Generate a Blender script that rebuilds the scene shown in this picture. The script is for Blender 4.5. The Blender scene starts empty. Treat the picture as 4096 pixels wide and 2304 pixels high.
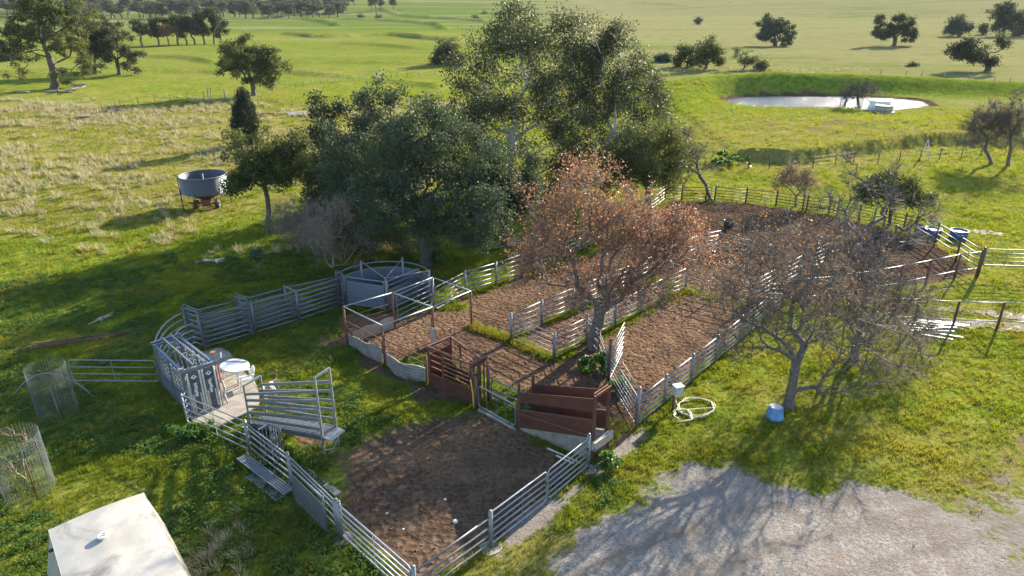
import bpy, math, random
import numpy as np
from mathutils import Vector, Matrix

sc = bpy.context.scene
col = sc.collection
# ------------------------------------------------------------------ camera, world, sun, exposure
PITCH = math.radians(23.0); F = 2730.0; CX, CY = 2048.0, 1152.0; H = 15.5
cam_d = bpy.data.cameras.new('camera'); cam = bpy.data.objects.new('camera', cam_d); col.objects.link(cam)
cam.location = (0, 0, H); cam.rotation_euler = (math.pi/2 - PITCH, 0, 0)
cam_d.sensor_width = 36.0; cam_d.lens = 36.0*F/4096.0; cam_d.clip_start = .1; cam_d.clip_end = 12000
sc.camera = cam
SUN_AZ = math.radians(40.0); SUN_EL = math.radians(22.0)      # azimuth to the right of the view direction (+Y)
world = bpy.data.worlds.new('World'); sc.world = world; world.use_nodes = True
wn = world.node_tree; sky = wn.nodes.new('ShaderNodeTexSky'); sky.sky_type = 'NISHITA'; sky.sun_disc = False
sky.sun_elevation = SUN_EL; sky.sun_rotation = SUN_AZ
sky.air_density = 1.0; sky.dust_density = .6; sky.ozone_density = 1.0
bgn = wn.nodes['Background']; bgn.inputs['Strength'].default_value = .11
wn.links.new(sky.outputs[0], bgn.inputs[0])
sun_d = bpy.data.lights.new('sun', 'SUN'); sun = bpy.data.objects.new('sun', sun_d); col.objects.link(sun)
sun_d.energy = 5.0; sun_d.angle = math.radians(.5); sun_d.color = (1.0, .88, .70)
sdir = Vector((math.sin(SUN_AZ)*math.cos(SUN_EL), math.cos(SUN_AZ)*math.cos(SUN_EL), math.sin(SUN_EL)))
sun.rotation_euler = sdir.to_track_quat('Z', 'Y').to_euler(); sun.location = (60, 60, 60)
vs = sc.view_settings; vs.view_transform = 'Standard'; vs.look = 'None'; vs.gamma = 1; vs.use_curve_mapping = False
vs.exposure = 1.95

# ------------------------------------------------------------------ photograph pixel -> place
cp, sp = math.cos(PITCH), math.sin(PITCH)
def ray(u, v):
    a, b = (u-CX)/F, (v-CY)/F
    return a, cp - b*sp, -sp - b*cp
def P(u, v, z=0.0):                        # point of the horizontal plane z seen at the pixel
    d = ray(u, v); t = (z-H)/d[2]; return Vector((d[0]*t, d[1]*t, z))
def PY(u, v, y):                           # point at distance y seen at the pixel
    d = ray(u, v); t = y/d[1]; return Vector((d[0]*t, y, H+d[2]*t))
def XY(u, v, z=0.0):
    p = P(u, v, z); return (p.x, p.y)
def R3(x, y): return 2696+x*.5452, y*.5452
def R1(x, y): return x*.5452, y*.5452
def R2(x, y): return 1348+x*.5452, y*.5452
def R6(x, y): return 2696+x*.5452, 700+y*.5452
def R7(x, y): return x*.6239, 1400+y*.6239
def D(x, y): return x*1.5901, y*1.5901

# ------------------------------------------------------------------ numpy noise
def _hash(ix, iy, s):
    n = (ix*374761393 + iy*668265263 + s*1442695041) & 0xffffffff
    n = ((n ^ (n >> 13))*1274126177) & 0xffffffff
    return ((n ^ (n >> 16)) & 0xffff)/65535.0
def vnoise(x, y, s=0):
    x = np.asarray(x, float); y = np.asarray(y, float)
    ix = np.floor(x).astype(np.int64); iy = np.floor(y).astype(np.int64)
    fx = x-ix; fy = y-iy; fx = fx*fx*(3-2*fx); fy = fy*fy*(3-2*fy)
    a = _hash(ix, iy, s); b = _hash(ix+1, iy, s); c = _hash(ix, iy+1, s); d = _hash(ix+1, iy+1, s)
    return (a*(1-fx)+b*fx)*(1-fy)+(c*(1-fx)+d*fx)*fy
def fbm(x, y, s=0, o=4):
    t = 0; a = .5; n = 0
    for i in range(o):
        t = t+a*vnoise(x, y, s+i*17); n += a; a *= .5; x = x*2.03+3.1; y = y*2.03+1.7
    return t/n
def sstep(a, b, x):
    t = np.clip((x-a)/(b-a), 0, 1); return t*t*(3-2*t)
def sdpoly(x, y, poly):                    # signed distance, negative inside
    x = np.asarray(x, float); y = np.asarray(y, float)
    d = np.full(x.shape, 1e18); ins = np.zeros(x.shape, bool); n = len(poly)
    for i in range(n):
        ax, ay = poly[i]; bx, by = poly[(i+1) % n]
        ex, ey = bx-ax, by-ay; wx, wy = x-ax, y-ay
        t = np.clip((wx*ex+wy*ey)/(ex*ex+ey*ey+1e-12), 0, 1)
        d = np.minimum(d, (wx-ex*t)**2+(wy-ey*t)**2)
        c = (ay > y) != (by > y)
        ins ^= c & (x < (bx-ax)*(y-ay)/((by-ay) if by != ay else 1e-12)+ax)
    d = np.sqrt(d); return np.where(ins, -d, d)
def sdline(x, y, pts):                     # distance to a polyline and the parameter along it
    x = np.asarray(x, float); y = np.asarray(y, float)
    d = np.full(x.shape, 1e18); par = np.zeros(x.shape); side = np.zeros(x.shape)
    for i in range(len(pts)-1):
        ax, ay = pts[i][:2]; bx, by = pts[i+1][:2]
        ex, ey = bx-ax, by-ay; wx, wy = x-ax, y-ay
        t = np.clip((wx*ex+wy*ey)/(ex*ex+ey*ey+1e-12), 0, 1)
        q = (wx-ex*t)**2+(wy-ey*t)**2; m = q < d
        d = np.where(m, q, d); par = np.where(m, i+t, par); side = np.where(m, ex*wy-ey*wx, side)
    return np.sqrt(d), par, side

# ------------------------------------------------------------------ terrain
WATER = [XY(*R3(*q), z=-.22) for q in [(405,745),(480,768),(600,782),(800,788),(1000,790),(1200,784),(1300,790),(1450,812),(1600,806),(1750,792),(1850,775),(1800,745),(1600,725),(1400,716),(1200,711),(1000,709),(800,710),(600,713),(480,722),(420,733)]]
CREST = [(22,106,.2),(26,114,1.3),(31,122,2.3),(38,127,2.9),(49,129,3.2),(65,128.5,2.8),(80,127,2.2),(94,123.5,1.7),(108,117,.6),(118,111,.1)]
KNOLL = [XY(*R3(*q)) for q in [(-60,760),(120,870),(250,970),(400,1090),(500,1150),(600,1180),(850,1195),(1100,1165),(1400,1120),(1700,1080),(2000,1060),(2300,1065),(2568,1075)]]
RIDGES = [([XY(*R1(*q)) for q in [(1050,415),(1300,425),(1450,440),(1560,460)]], .5),
          ([XY(*R1(*q)) for q in [(0,570),(400,560),(900,545),(1200,520),(1500,525),(1650,535)]], .45),
          ([XY(*R1(*q)) for q in [(2050,540),(2200,550),(2400,565),(2568,572)]], .5),
          ([XY(*R1(*q)) for q in [(1960,130),(2200,140),(2380,160),(2480,190)]], 1.1),
          ([XY(*R1(*q)) for q in [(2120,250),(2300,268),(2450,272),(2568,268)]], .9),
          ([XY(*R2(*q)) for q in [(0,268),(150,262),(420,262),(650,285),(900,303)]], .95),
          ([XY(*R2(*q)) for q in [(0,140),(300,150),(500,165),(730,185),(790,215)]], 1.1),
          ([XY(*R2(*q)) for q in [(330,100),(500,120),(560,128),(800,140),(1080,160)]], 1.2),
          ([XY(*R2(*q)) for q in [(50,322),(260,330),(420,345),(600,362),(730,365)]], .5),
          ([XY(*R2(*q)) for q in [(300,595),(450,605),(600,620),(730,635)]], .4),
          ([XY(*R2(*q)) for q in [(1800,100),(2100,86),(2300,90),(2568,98)]], 1.3),
          ([XY(*R2(*q)) for q in [(0,465),(200,468),(500,475),(780,485)]], .35)]
def hgt(x, y, fine=True):
    x = np.asarray(x, float); y = np.asarray(y, float)
    d = np.hypot(x, y)
    z = np.zeros(np.broadcast(x, y).shape)
    # gentle swell away from the yards
    z = z + sstep(60, 160, d)*(fbm(x/70, y/70, 5, 3)-.5)*1.6*sstep(20, 60, np.abs(x-50)+np.abs(y-115)*.6)
    # dam bank
    dist, par, side = sdline(x, y, CREST)
    hc = np.interp(par, range(len(CREST)), [c[2] for c in CREST])
    wob = 1+.18*(fbm(x/4, y/4, 9, 3)-.5)
    z = z + hc*wob*np.exp(-(dist/np.where(side > 0, 9.0, 4.2))**2*1.1)
    bankd = dist
    # bank round the bare knoll
    dk, pk, sk = sdline(x, y, KNOLL)
    inside = np.where(sk > 0, dk, -dk)
    z = z + (.3+.85*sstep(3.2, 4.6, pk))*sstep(-.55, .45, inside+(fbm(x/3, y/3, 4, 2)-.5)*1.2)*(1-sstep(8, 24, inside))*sstep(14, 24, x)*sstep(61, 66, y)
    # water
    sw = sdpoly(x, y, WATER)
    pit = sstep(1.3, -1.6, sw); z = z*(1-sstep(4.5, .8, sw)) - pit*1.1
    for pts, hh in RIDGES:
        dr, _, _ = sdline(x, y, pts)
        w = .9+d*.0045; z = z + 1.7*hh*np.exp(-(dr/w)**2)*(.7+.6*vnoise(x/9, y/9, 3))
    far = np.maximum(0, d-640-120*fbm(x/300, y/300, 8, 2))
    z = z + np.minimum(far*.055, 60+far*.02)*(.75+.5*fbm(x/420+3, y/420, 6, 3))
    if fine:
        rough = sstep(6, 30, d)
        z = z + (fbm(x/1.7, y/1.7, 2, 3)-.5)*.09*(1-sstep(120, 250, d))
        z = z + sstep(35, 70, d)*(fbm(x/3.1, y/2.2, 12, 3)-.5)*.28*(1-sstep(200, 320, d))*sstep(2, 6, sw)
        z = z + sstep(130, 240, d)*(fbm(x/11, y/8, 22, 3)-.5)*.45*(1-sstep(420, 700, d))*sstep(3, 10, bankd)
    return z
def gz(x, y): return float(hgt(np.array([x]), np.array([y]))[0])
def on(p): return Vector((p[0], p[1], gz(p[0], p[1])))

# ------------------------------------------------------------------ materials
MATS = {}
class NT:
    def __init__(s, name):
        s.m = bpy.data.materials.new(name); s.m.use_nodes = True; s.t = s.m.node_tree
        s.b = s.t.nodes['Principled BSDF']; s.out = s.t.nodes['Material Output']; MATS[name] = s.m
    def n(s, typ, **kw):
        o = s.t.nodes.new('ShaderNode'+typ)
        for k, v in kw.items(): setattr(o, k, v)
        return o
    def put(s, sock, v):
        if isinstance(v, bpy.types.NodeSocket): s.t.links.new(v, sock)
        elif isinstance(v, (tuple, list)) and len(v) == 3 and sock.type == 'RGBA': sock.default_value = (*v, 1)
        else: sock.default_value = v
    def co(s):
        if not hasattr(s, '_co'): s._co = s.n('TexCoord').outputs['Object']
        return s._co
    def noise(s, scale, detail=4, rough=.55, vec=None, dist=0.0):
        o = s.n('TexNoise'); s.put(o.inputs['Vector'], vec or s.co()); o.inputs['Scale'].default_value = scale
        o.inputs['Detail'].default_value = detail; o.inputs['Roughness'].default_value = rough; o.inputs['Distortion'].default_value = dist
        return o.outputs['Fac']
    def vor(s, scale, feat='F1', out='Distance'):
        o = s.n('TexVoronoi', feature=feat); s.put(o.inputs['Vector'], s.co()); o.inputs['Scale'].default_value = scale
        return o.outputs[out]
    def math(s, op, a, b=0.0, c=0.0, clamp=False):
        o = s.n('Math', operation=op, use_clamp=clamp); s.put(o.inputs[0], a); s.put(o.inputs[1], b); s.put(o.inputs[2], c); return o.outputs[0]
    def step(s, v, a, b):
        o = s.n('MapRange', interpolation_type='SMOOTHSTEP'); s.put(o.inputs[0], v); o.inputs[1].default_value = a; o.inputs[2].default_value = b
        return o.outputs[0]
    def mix(s, f, a, b, mode='MIX'):
        o = s.n('Mix', data_type='RGBA', blend_type=mode); s.put(o.inputs[0], f); s.put(o.inputs[6], a); s.put(o.inputs[7], b); return o.outputs[2]
    def attr(s, name): return s.n('Attribute', attribute_name=name).outputs['Fac']
    def bump(s, h, strength=.4, dist=.02):
        o = s.n('Bump'); o.inputs['Strength'].default_value = strength; o.inputs['Distance'].default_value = dist; s.put(o.inputs['Height'], h)
        s.t.links.new(o.outputs[0], s.b.inputs['Normal']); return o.outputs[0]
    def set(s, **kw):
        for k, v in kw.items(): s.put(s.b.inputs[k.replace('_', ' ')], v)
        return s

def simple(name, c1, c2, scale=6, rough=.6, metal=0.0, bump=.2, c3=None, t3=(.58, .7), s3=None, bd=.01, spec=.5):
    m = NT(name); n = m.noise(scale, 5, .6)
    c = m.mix(m.step(n, .35, .65), c1, c2)
    if c3: c = m.mix(m.step(m.noise(s3 or scale*.6, 5, .65, dist=.4), *t3), c, c3)
    m.set(Base_Color=c, Roughness=rough, Metallic=metal, Specular_IOR_Level=spec)
    if bump: m.bump(m.noise(scale*6, 4), bump, bd)
    return m.m
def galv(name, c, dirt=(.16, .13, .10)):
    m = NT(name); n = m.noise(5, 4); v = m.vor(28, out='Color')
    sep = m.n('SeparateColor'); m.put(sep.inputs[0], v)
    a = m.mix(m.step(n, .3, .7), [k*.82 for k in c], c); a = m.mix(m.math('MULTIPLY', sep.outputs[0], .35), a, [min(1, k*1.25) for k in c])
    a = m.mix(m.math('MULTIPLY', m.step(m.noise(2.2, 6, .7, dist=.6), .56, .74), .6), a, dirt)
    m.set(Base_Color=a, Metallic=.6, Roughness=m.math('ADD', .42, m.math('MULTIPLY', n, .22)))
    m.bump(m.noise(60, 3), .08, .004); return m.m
galv('galvanised', (.19, .21, .235)); galv('galvanised_bright', (.25, .27, .29)); galv('galvanised_dull', (.14, .158, .18)); galv('galvanised_silhouette', (.06, .064, .068))
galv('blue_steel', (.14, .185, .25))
simple('rust', (.12, .045, .025), (.19, .075, .04), 7, .8, .1, .35, (.07, .03, .022), (.55, .68))
simple('dark_rust', (.085, .036, .026), (.12, .05, .034), 4, .62, .15, .25, (.17, .075, .045), (.6, .75))
simple('maroon_board', (.075, .028, .02), (.105, .038, .026), 3, .55, .1, .2, (.15, .065, .04), (.62, .78), spec=.4)
simple('concrete', (.20, .175, .145), (.29, .26, .22), 2.5, .85, 0, .5, (.20, .16, .12), (.58, .74))
simple('pale_sheet', (.22, .22, .215), (.33, .33, .325), 3, .6, .1, .3, (.26, .22, .18), (.56, .72))
simple('timber', (.26, .22, .18), (.38, .34, .29), 9, .85, 0, .6, (.13, .1, .08), (.55, .7))
simple('old_wood', (.20, .17, .145), (.34, .30, .26), 12, .9, 0, .6)
simple('bleached_wood', (.42, .38, .33), (.6, .56, .5), 12, .85, 0, .5)
simple('white_plastic', (.60, .61, .61), (.68, .68, .67), 5, .4, 0, 0, (.55, .54, .5), (.66, .8))
simple('blue_plastic', (.06, .17, .33), (.09, .24, .42), 4, .5, 0, .1, (.2, .26, .33), (.64, .8))
simple('deep_blue_plastic', (.03, .07, .25), (.04, .10, .32), 4, .4, 0, .05)
simple('black_plastic', (.02, .02, .021), (.035, .035, .036), 5, .5, 0, .1)
simple('black_steel', (.03, .033, .038), (.055, .058, .062), 6, .5, .3, .2, (.22, .17, .09), (.6, .72))
simple('dark_panel', (.07, .08, .095), (.12, .13, .15), 3, .55, .3, .2, (.25, .19, .11), (.6, .75))
simple('tank_roof', (.30, .285, .25), (.37, .355, .32), 1.3, .5, .1, .12, (.17, .155, .135), (.50, .68), .75)
simple('yellow_paint', (.55, .36, .04), (.65, .43, .06), 8, .5, 0, .1)
simple('orange_paint', (.6, .16, .05), (.66, .2, .07), 8, .5, 0, 0)
simple('red_paint', (.30, .05, .03), (.38, .07, .045), 8, .55, .1, .1, (.13, .05, .03), (.58, .7))
simple('grey_box', (.36, .37, .35), (.44, .45, .43), 8, .5, .1, .1)
simple('hose_cream', (.58, .52, .40), (.68, .62, .50), 12, .5, 0, 0)
simple('cloth_pale', (.45, .42, .38), (.62, .60, .56), 7, .9, 0, .3)
simple('cloth_dark', (.06, .055, .05), (.13, .12, .11), 7, .9, 0, .3)
simple('tyre', (.02, .02, .02), (.04, .038, .035), 10, .85, 0, .3)
simple('bark_dark', (.06, .05, .042), (.11, .095, .08), 7, .9, 0, .8, bd=.03)
simple('bark_grey', (.085, .072, .064), (.15, .128, .112), 6, .85, 0, .7, bd=.02)
simple('bark_gum', (.40, .36, .31), (.56, .52, .46), 2.2, .75, 0, .3, (.22, .17, .13), (.52, .68))
m = NT('bark_halfgum'); sx_ = m.n('SeparateXYZ'); m.put(sx_.inputs[0], m.co())
up_ = m.step(m.math('ADD', sx_.outputs[2], m.math('MULTIPLY', m.noise(1.5, 3), 2.0)), 3.2, 5.2)
m.set(Base_Color=m.mix(up_, m.mix(m.noise(6, 4), (.05, .04, .034), (.10, .082, .07)), m.mix(m.noise(2, 4), (.26, .23, .2), (.46, .42, .36))), Roughness=.8); m.bump(m.noise(20, 4), .5, .02)
simple('twig_brown', (.17, .135, .11), (.27, .22, .185), 5, .85, 0, .3)
simple('stone', (.36, .34, .31), (.5, .48, .44), 6, .85, 0, .5)
simple('cow_red', (.2, .09, .05), (.26, .12, .07), 3, .8, 0, .2)

def leafmat(name, c1, c2, c3, trans=.38, rough=.45, spec=.5):
    m = NT(name); t = m.attr('tint')
    c = m.mix(m.step(t, .15, .6), c1, c2); c = m.mix(m.step(t, .72, .95), c, c3)
    m.set(Base_Color=c, Roughness=rough, Specular_IOR_Level=spec)
    tr = m.n('BsdfTranslucent'); m.put(tr.inputs[0], m.mix(1.0, c, (1.0, 1.0, .55), 'MULTIPLY'))
    mx = m.n('MixShader'); mx.inputs[0].default_value = trans
    m.t.links.new(m.b.outputs[0], mx.inputs[1]); m.t.links.new(tr.outputs[0], mx.inputs[2]); m.t.links.new(mx.outputs[0], m.out.inputs[0])
    return m.m
leafmat('leaf_dark', (.038, .056, .038), (.070, .096, .060), (.115, .14, .062), .25, .65, .15)
leafmat('leaf_gum', (.036, .049, .027), (.064, .079, .036), (.13, .125, .054), .32, .55, .22)
leafmat('leaf_olive', (.055, .070, .028), (.10, .118, .04), (.17, .17, .05), .42, .6, .2)
leafmat('leaf_conifer', (.022, .034, .022), (.036, .052, .03), (.06, .075, .035), .2, .7, .1)
leafmat('leaf_red', (.25, .10, .08), (.33, .16, .115), (.34, .225, .13), .42, .5, .4)
leafmat('leaf_brown', (.16, .085, .05), (.22, .12, .07), (.25, .16, .08), .4, .6, .3)
leafmat('leaf_far', (.050, .060, .038), (.075, .085, .05), (.11, .11, .06), .32, .7, .12)
leafmat('leaf_fresh', (.05, .11, .018), (.085, .17, .03), (.14, .21, .05), .4, .45, .4)

def grassmat(name, c1, c2, c3, trans=.4):
    m = NT(name); r = m.n('ObjectInfo').outputs['Random']; g = m.n('NewGeometry')
    wn_ = m.noise(.22, 3, vec=g.outputs['Position']); w2 = m.noise(1.6, 3, vec=g.outputs['Position'])
    k = m.math('ADD', m.math('MULTIPLY', r, .45), m.math('MULTIPLY', w2, .55))
    c = m.mix(m.step(k, .3, .7), c1, c2); c = m.mix(m.step(wn_, .46, .66), c, c3)
    m.set(Base_Color=c, Roughness=.7, Specular_IOR_Level=.15)
    tr = m.n('BsdfTranslucent'); m.put(tr.inputs[0], m.mix(1.0, c, (1.0, 1.0, .45), 'MULTIPLY'))
    mx = m.n('MixShader'); mx.inputs[0].default_value = trans
    m.t.links.new(m.b.outputs[0], mx.inputs[1]); m.t.links.new(tr.outputs[0], mx.inputs[2]); m.t.links.new(mx.outputs[0], m.out.inputs[0])
grassmat('grass_green', (.125, .17, .016), (.195, .22, .026), (.235, .215, .042), .55)
grassmat('weed_green', (.050, .105, .022), (.085, .15, .03), (.11, .16, .035), .42)
grassmat('grass_dry', (.30, .265, .19), (.41, .37, .28), (.35, .31, .21), .35)

# ground: colours of turf, soil and gravel by zone
m = NT('ground')
lush, dry, dirt, grav, far, wet = [m.attr(k) for k in ('lush', 'dry', 'dirt', 'gravel', 'far', 'wet')]
n0, n1, n2, n3, n4 = m.noise(.035, 4), m.noise(.23, 5), m.noise(1.1, 5, .6), m.noise(5.5, 5, .65), m.noise(24, 4, .7)
tex = m.math('ADD', m.math('MULTIPLY', n2, .4), m.math('MULTIPLY', n3, .6))
g1 = m.mix(m.step(tex, .4, .6), (.062, .098, .012), (.168, .20, .026))
g2 = m.mix(m.step(tex, .4, .62), (.105, .118, .022), (.225, .21, .046))
turf = m.mix(m.step(m.math('ADD', n1, m.math('MULTIPLY', m.math('SUBTRACT', lush, .5), .5)), .36, .62), g2, g1)
y1 = m.mix(m.step(tex, .38, .62), (.125, .108, .034), (.23, .195, .066))
turf = m.mix(m.math('MULTIPLY', m.step(m.math('ADD', dry, m.math('MULTIPLY', m.math('SUBTRACT', n2, .5), .9)), .35, .8), .85), turf, y1)
mpf = m.n('Mapping'); m.put(mpf.inputs[0], m.co()); mpf.inputs['Scale'].default_value = (.35, 1.7, 1)
bnd = m.noise(.013, 6, .68, vec=mpf.outputs[0]); sxy = m.n('SeparateXYZ'); m.put(sxy.inputs[0], m.co())
pale = m.math('ADD', bnd, m.math('MULTIPLY', m.step(sxy.outputs[0], -60, 120), .16))
fg = m.mix(m.step(pale, .44, .66), (.085, .122, .022), (.175, .168, .075))
fg = m.mix(m.math('MULTIPLY', m.step(m.noise(.22, 7, .78), .46, .66), .5), fg, (.065, .082, .024))
turf = m.mix(far, turf, fg)
s1 = m.mix(m.step(m.math('ADD', m.math('MULTIPLY', n3, .55), m.math('MULTIPLY', n4, .45)), .38, .62), (.062, .038, .025), (.165, .108, .069))
s1 = m.mix(m.math('MULTIPLY', m.step(n2, .5, .68), .4), s1, (.19, .132, .088)); s1 = m.mix(m.math('MULTIPLY', m.step(n1, .5, .64), .55), s1, (.06, .040, .028))
s1 = m.mix(m.math('MULTIPLY', m.step(n4, .62, .72), .5), s1, (.24, .185, .135)); s1 = m.mix(m.math('MULTIPLY', wet, .8), s1, m.mix(m.step(m.math('ADD', m.math('MULTIPLY', n3, .5), m.math('MULTIPLY', n2, .5)), .42, .6), (.030, .021, .017), (.085, .06, .045)))
vv = m.vor(22, out='Color'); sp_ = m.n('SeparateColor'); m.put(sp_.inputs[0], vv)
gr = m.mix(sp_.outputs[0], (.15, .134, .118), (.30, .276, .25)); gr = m.mix(m.math('MULTIPLY', m.step(n2, .45, .65), .5), gr, (.15, .118, .092))
gr = m.mix(m.math('MULTIPLY', m.step(n1, .46, .62), .6), gr, (.20, .18, .163)); gr = m.mix(m.math('MULTIPLY', wet, .55), gr, (.12, .098, .08)); gr = m.mix(m.math('MULTIPLY', m.step(m.noise(.5, 5, .7, dist=1.5), .52, .62), .5), gr, (.15, .125, .105))
ed = m.math('MULTIPLY', m.math('SUBTRACT', m.math('ADD', m.math('ADD', m.math('MULTIPLY', n2, .45), m.math('MULTIPLY', n3, .35)), m.math('MULTIPLY', n4, .2)), .5), 2.6)
cc = m.mix(m.step(m.math('ADD', dirt, ed), .36, .64), turf, s1)
cc = m.mix(m.step(m.math('ADD', grav, ed), .34, .66), cc, gr)
m.set(Base_Color=cc, Roughness=1.0, Specular_IOR_Level=0.0)
hb = m.math('ADD', m.math('MULTIPLY', n3, .7), m.math('MULTIPLY', n4, .3)); hb = m.math('ADD', hb, m.math('MULTIPLY', m.math('MULTIPLY', dirt, m.math('SUBTRACT', 1.0, grav)), m.math('MULTIPLY', m.vor(4.2), 1.1))); m.bump(hb, .9, .085)

m = NT('water'); m.set(Base_Color=(.075, .105, .12), Roughness=.07, Specular_IOR_Level=.16)
mp = m.n('Mapping'); m.put(mp.inputs[0], m.co()); mp.inputs['Scale'].default_value = (1.1, 2.4, 1)
m.bump(m.noise(1.6, 4, .65, vec=mp.outputs[0]), 1.0, .22)
m = NT('wet_mud_glints'); nn = m.noise(2.5, 5, .65); m.set(Base_Color=m.mix(m.step(nn, .4, .6), (.12, .10, .08), (.25, .225, .19)), Roughness=m.math('ADD', .38, m.math('MULTIPLY', m.step(nn, .38, .5), .5)), Specular_IOR_Level=.08)  # wet mud; pale speckle in the colour replaces gloss for its sparkle
m.bump(m.noise(9, 5, .7), 1.0, .10)

# ------------------------------------------------------------------ mesh helpers
def mesh_obj(name, verts, faces, mat, parent=None, smooth=False, attrs=None):
    me = bpy.data.meshes.new(name)
    if isinstance(faces, np.ndarray):
        nv, nf, k = len(verts), len(faces), faces.shape[1]
        me.vertices.add(nv); me.vertices.foreach_set('co', np.asarray(verts, np.float32).ravel())
        me.loops.add(nf*k); me.loops.foreach_set('vertex_index', faces.astype(np.int32).ravel())
        me.polygons.add(nf); me.polygons.foreach_set('loop_start', np.arange(0, nf*k, k, dtype=np.int32))
        me.update(calc_edges=True)
    else:
        me.from_pydata([tuple(v) for v in verts], [], faces); me.update()
    if attrs:
        for k, a in attrs.items():
            at = me.attributes.new(k, 'FLOAT', 'POINT'); at.data.foreach_set('value', np.asarray(a, np.float32))
    if smooth: me.polygons.foreach_set('use_smooth', np.ones(len(me.polygons), bool))
    me.materials.append(MATS[mat])
    o = bpy.data.objects.new(name, me); col.objects.link(o)
    if parent is not None:
        o.parent = parent; o.matrix_parent_inverse = Matrix.Identity(4)
    return o
class MB:                                  # collects shapes in world space; build() makes ONE mesh object
    def __init__(s): s.v = []; s.f = []
    def add(s, vs, fs):
        k = len(s.v); s.v += [Vector(v) for v in vs]; s.f += [tuple(i+k for i in f) for f in fs]; return s
    def box(s, c, size, rz=0.0, rx=0.0):
        M = Matrix.Translation(Vector(c)) @ Matrix.Rotation(rz, 4, 'Z') @ Matrix.Rotation(rx, 4, 'X'); a, b, d = [k/2 for k in size]
        return s.add([M @ Vector(q) for q in ((-a,-b,-d),(a,-b,-d),(a,b,-d),(-a,b,-d),(-a,-b,d),(a,-b,d),(a,b,d),(-a,b,d))],
                     [(3,2,1,0),(4,5,6,7),(0,1,5,4),(1,2,6,5),(2,3,7,6),(3,0,4,7)])
    def tube(s, p, q, r, r2=None, n=8, flat=1.0, cap=True):   # flat<1 squashes the side axis (oval cattle rail)
        p = Vector(p); q = Vector(q); d = (q-p); 
        if d.length < 1e-6: return s
        d.normalize(); up = Vector((0, 0, 1)) if abs(d.z) < .95 else Vector((0, 1, 0))
        a = d.cross(up).normalized(); b = a.cross(d).normalized(); r2 = r if r2 is None else r2
        vs = [c+(a*math.cos(t)*flat+b*math.sin(t))*rr for c, rr in ((p, r), (q, r2)) for t in [2*math.pi*i/n for i in range(n)]]
        fs = [(i, (i+1) % n, n+(i+1) % n, n+i) for i in range(n)]
        if cap: fs += [tuple(range(n-1, -1, -1)), tuple(range(n, 2*n))]
        return s.add(vs, fs)
    def path(s, pts, r, n=8, closed=False):
        pts = [Vector(p) for p in pts]; k = len(pts); rings = []
        prev = None
        for i, p in enumerate(pts):
            d = (pts[(i+1) % k]-pts[i-1]) if closed or 0 < i < k-1 else (pts[1]-pts[0] if i == 0 else pts[-1]-pts[-2])
            d.normalize()
            if prev is None:
                up = Vector((0, 0, 1)) if abs(d.z) < .9 else Vector((1, 0, 0)); a = d.cross(up).normalized()
            else: a = (prev-d*prev.dot(d)).normalized()
            prev = a; b = a.cross(d); rr = r[i] if isinstance(r, (list, tuple)) else r
            rings.append([p+(a*math.cos(t)+b*math.sin(t))*rr for t in [2*math.pi*j/n for j in range(n)]])
        fs = []
        for i in range(k if closed else k-1):
            i2 = (i+1) % k
            fs += [(i*n+j, i*n+(j+1) % n, i2*n+(j+1) % n, i2*n+j) for j in range(n)]
        if not closed: fs += [tuple(range(n-1, -1, -1)), tuple((k-1)*n+j for j in range(n))]
        return s.add([v for g in rings for v in g], fs)
    def bar(s, p, q, w, h):                # rectangular bar p->q, w sideways, h upward
        p = Vector(p); q = Vector(q); d = (q-p).normalized(); up = Vector((0, 0, 1)) if abs(d.z) < .95 else Vector((0, 1, 0))
        a = d.cross(up).normalized()*w/2; b = a.cross(d).normalized()*h/2
        return s.add([p-a-b, p+a-b, p+a+b, p-a+b, q-a-b, q+a-b, q+a+b, q-a+b], [(3,2,1,0),(4,5,6,7),(0,1,5,4),(1,2,6,5),(2,3,7,6),(3,0,4,7)])
    def slab(s, poly, z0, z1):
        n = len(poly)
        if sum(poly[i][0]*poly[(i+1) % n][1]-poly[(i+1) % n][0]*poly[i][1] for i in range(n)) < 0: poly = poly[::-1]
        zz = (lambda k, i: k[i] if isinstance(k, (list, tuple)) else k)
        return s.add([(x, y, zz(z0, i)) for i, (x, y) in enumerate(poly)]+[(x, y, zz(z1, i)) for i, (x, y) in enumerate(poly)],
                     [tuple(range(n-1, -1, -1)), tuple(range(n, 2*n))]+[(i, (i+1) % n, n+(i+1) % n, n+i) for i in range(n)])
    def wall(s, pts, z0, z1, t=.03):       # upright sheet along a plan polyline, z0/z1 numbers or lists
        k = len(pts); zz = (lambda a, i: a[i] if isinstance(a, (list, tuple)) else a)
        nrm = []
        for i in range(k):
            a = Vector(pts[max(0, i-1)][:2]); b = Vector(pts[min(k-1, i+1)][:2]); d = (b-a).normalized(); nrm.append(Vector((-d.y, d.x))*t/2)
        vs = []
        for i in range(k):
            p = Vector(pts[i][:2])
            for o, z in ((nrm[i], zz(z0, i)), (nrm[i], zz(z1, i)), (-nrm[i], zz(z1, i)), (-nrm[i], zz(z0, i))): q = p+o; vs.append((q.x, q.y, z))
        fs = [(3, 2, 1, 0), tuple((k-1)*4+j for j in range(4))]
        for i in range(k-1): fs += [(i*4+j, i*4+(j+1) % 4, i*4+4+(j+1) % 4, i*4+4+j) for j in range(4)]
        return s.add(vs, fs)
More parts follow.
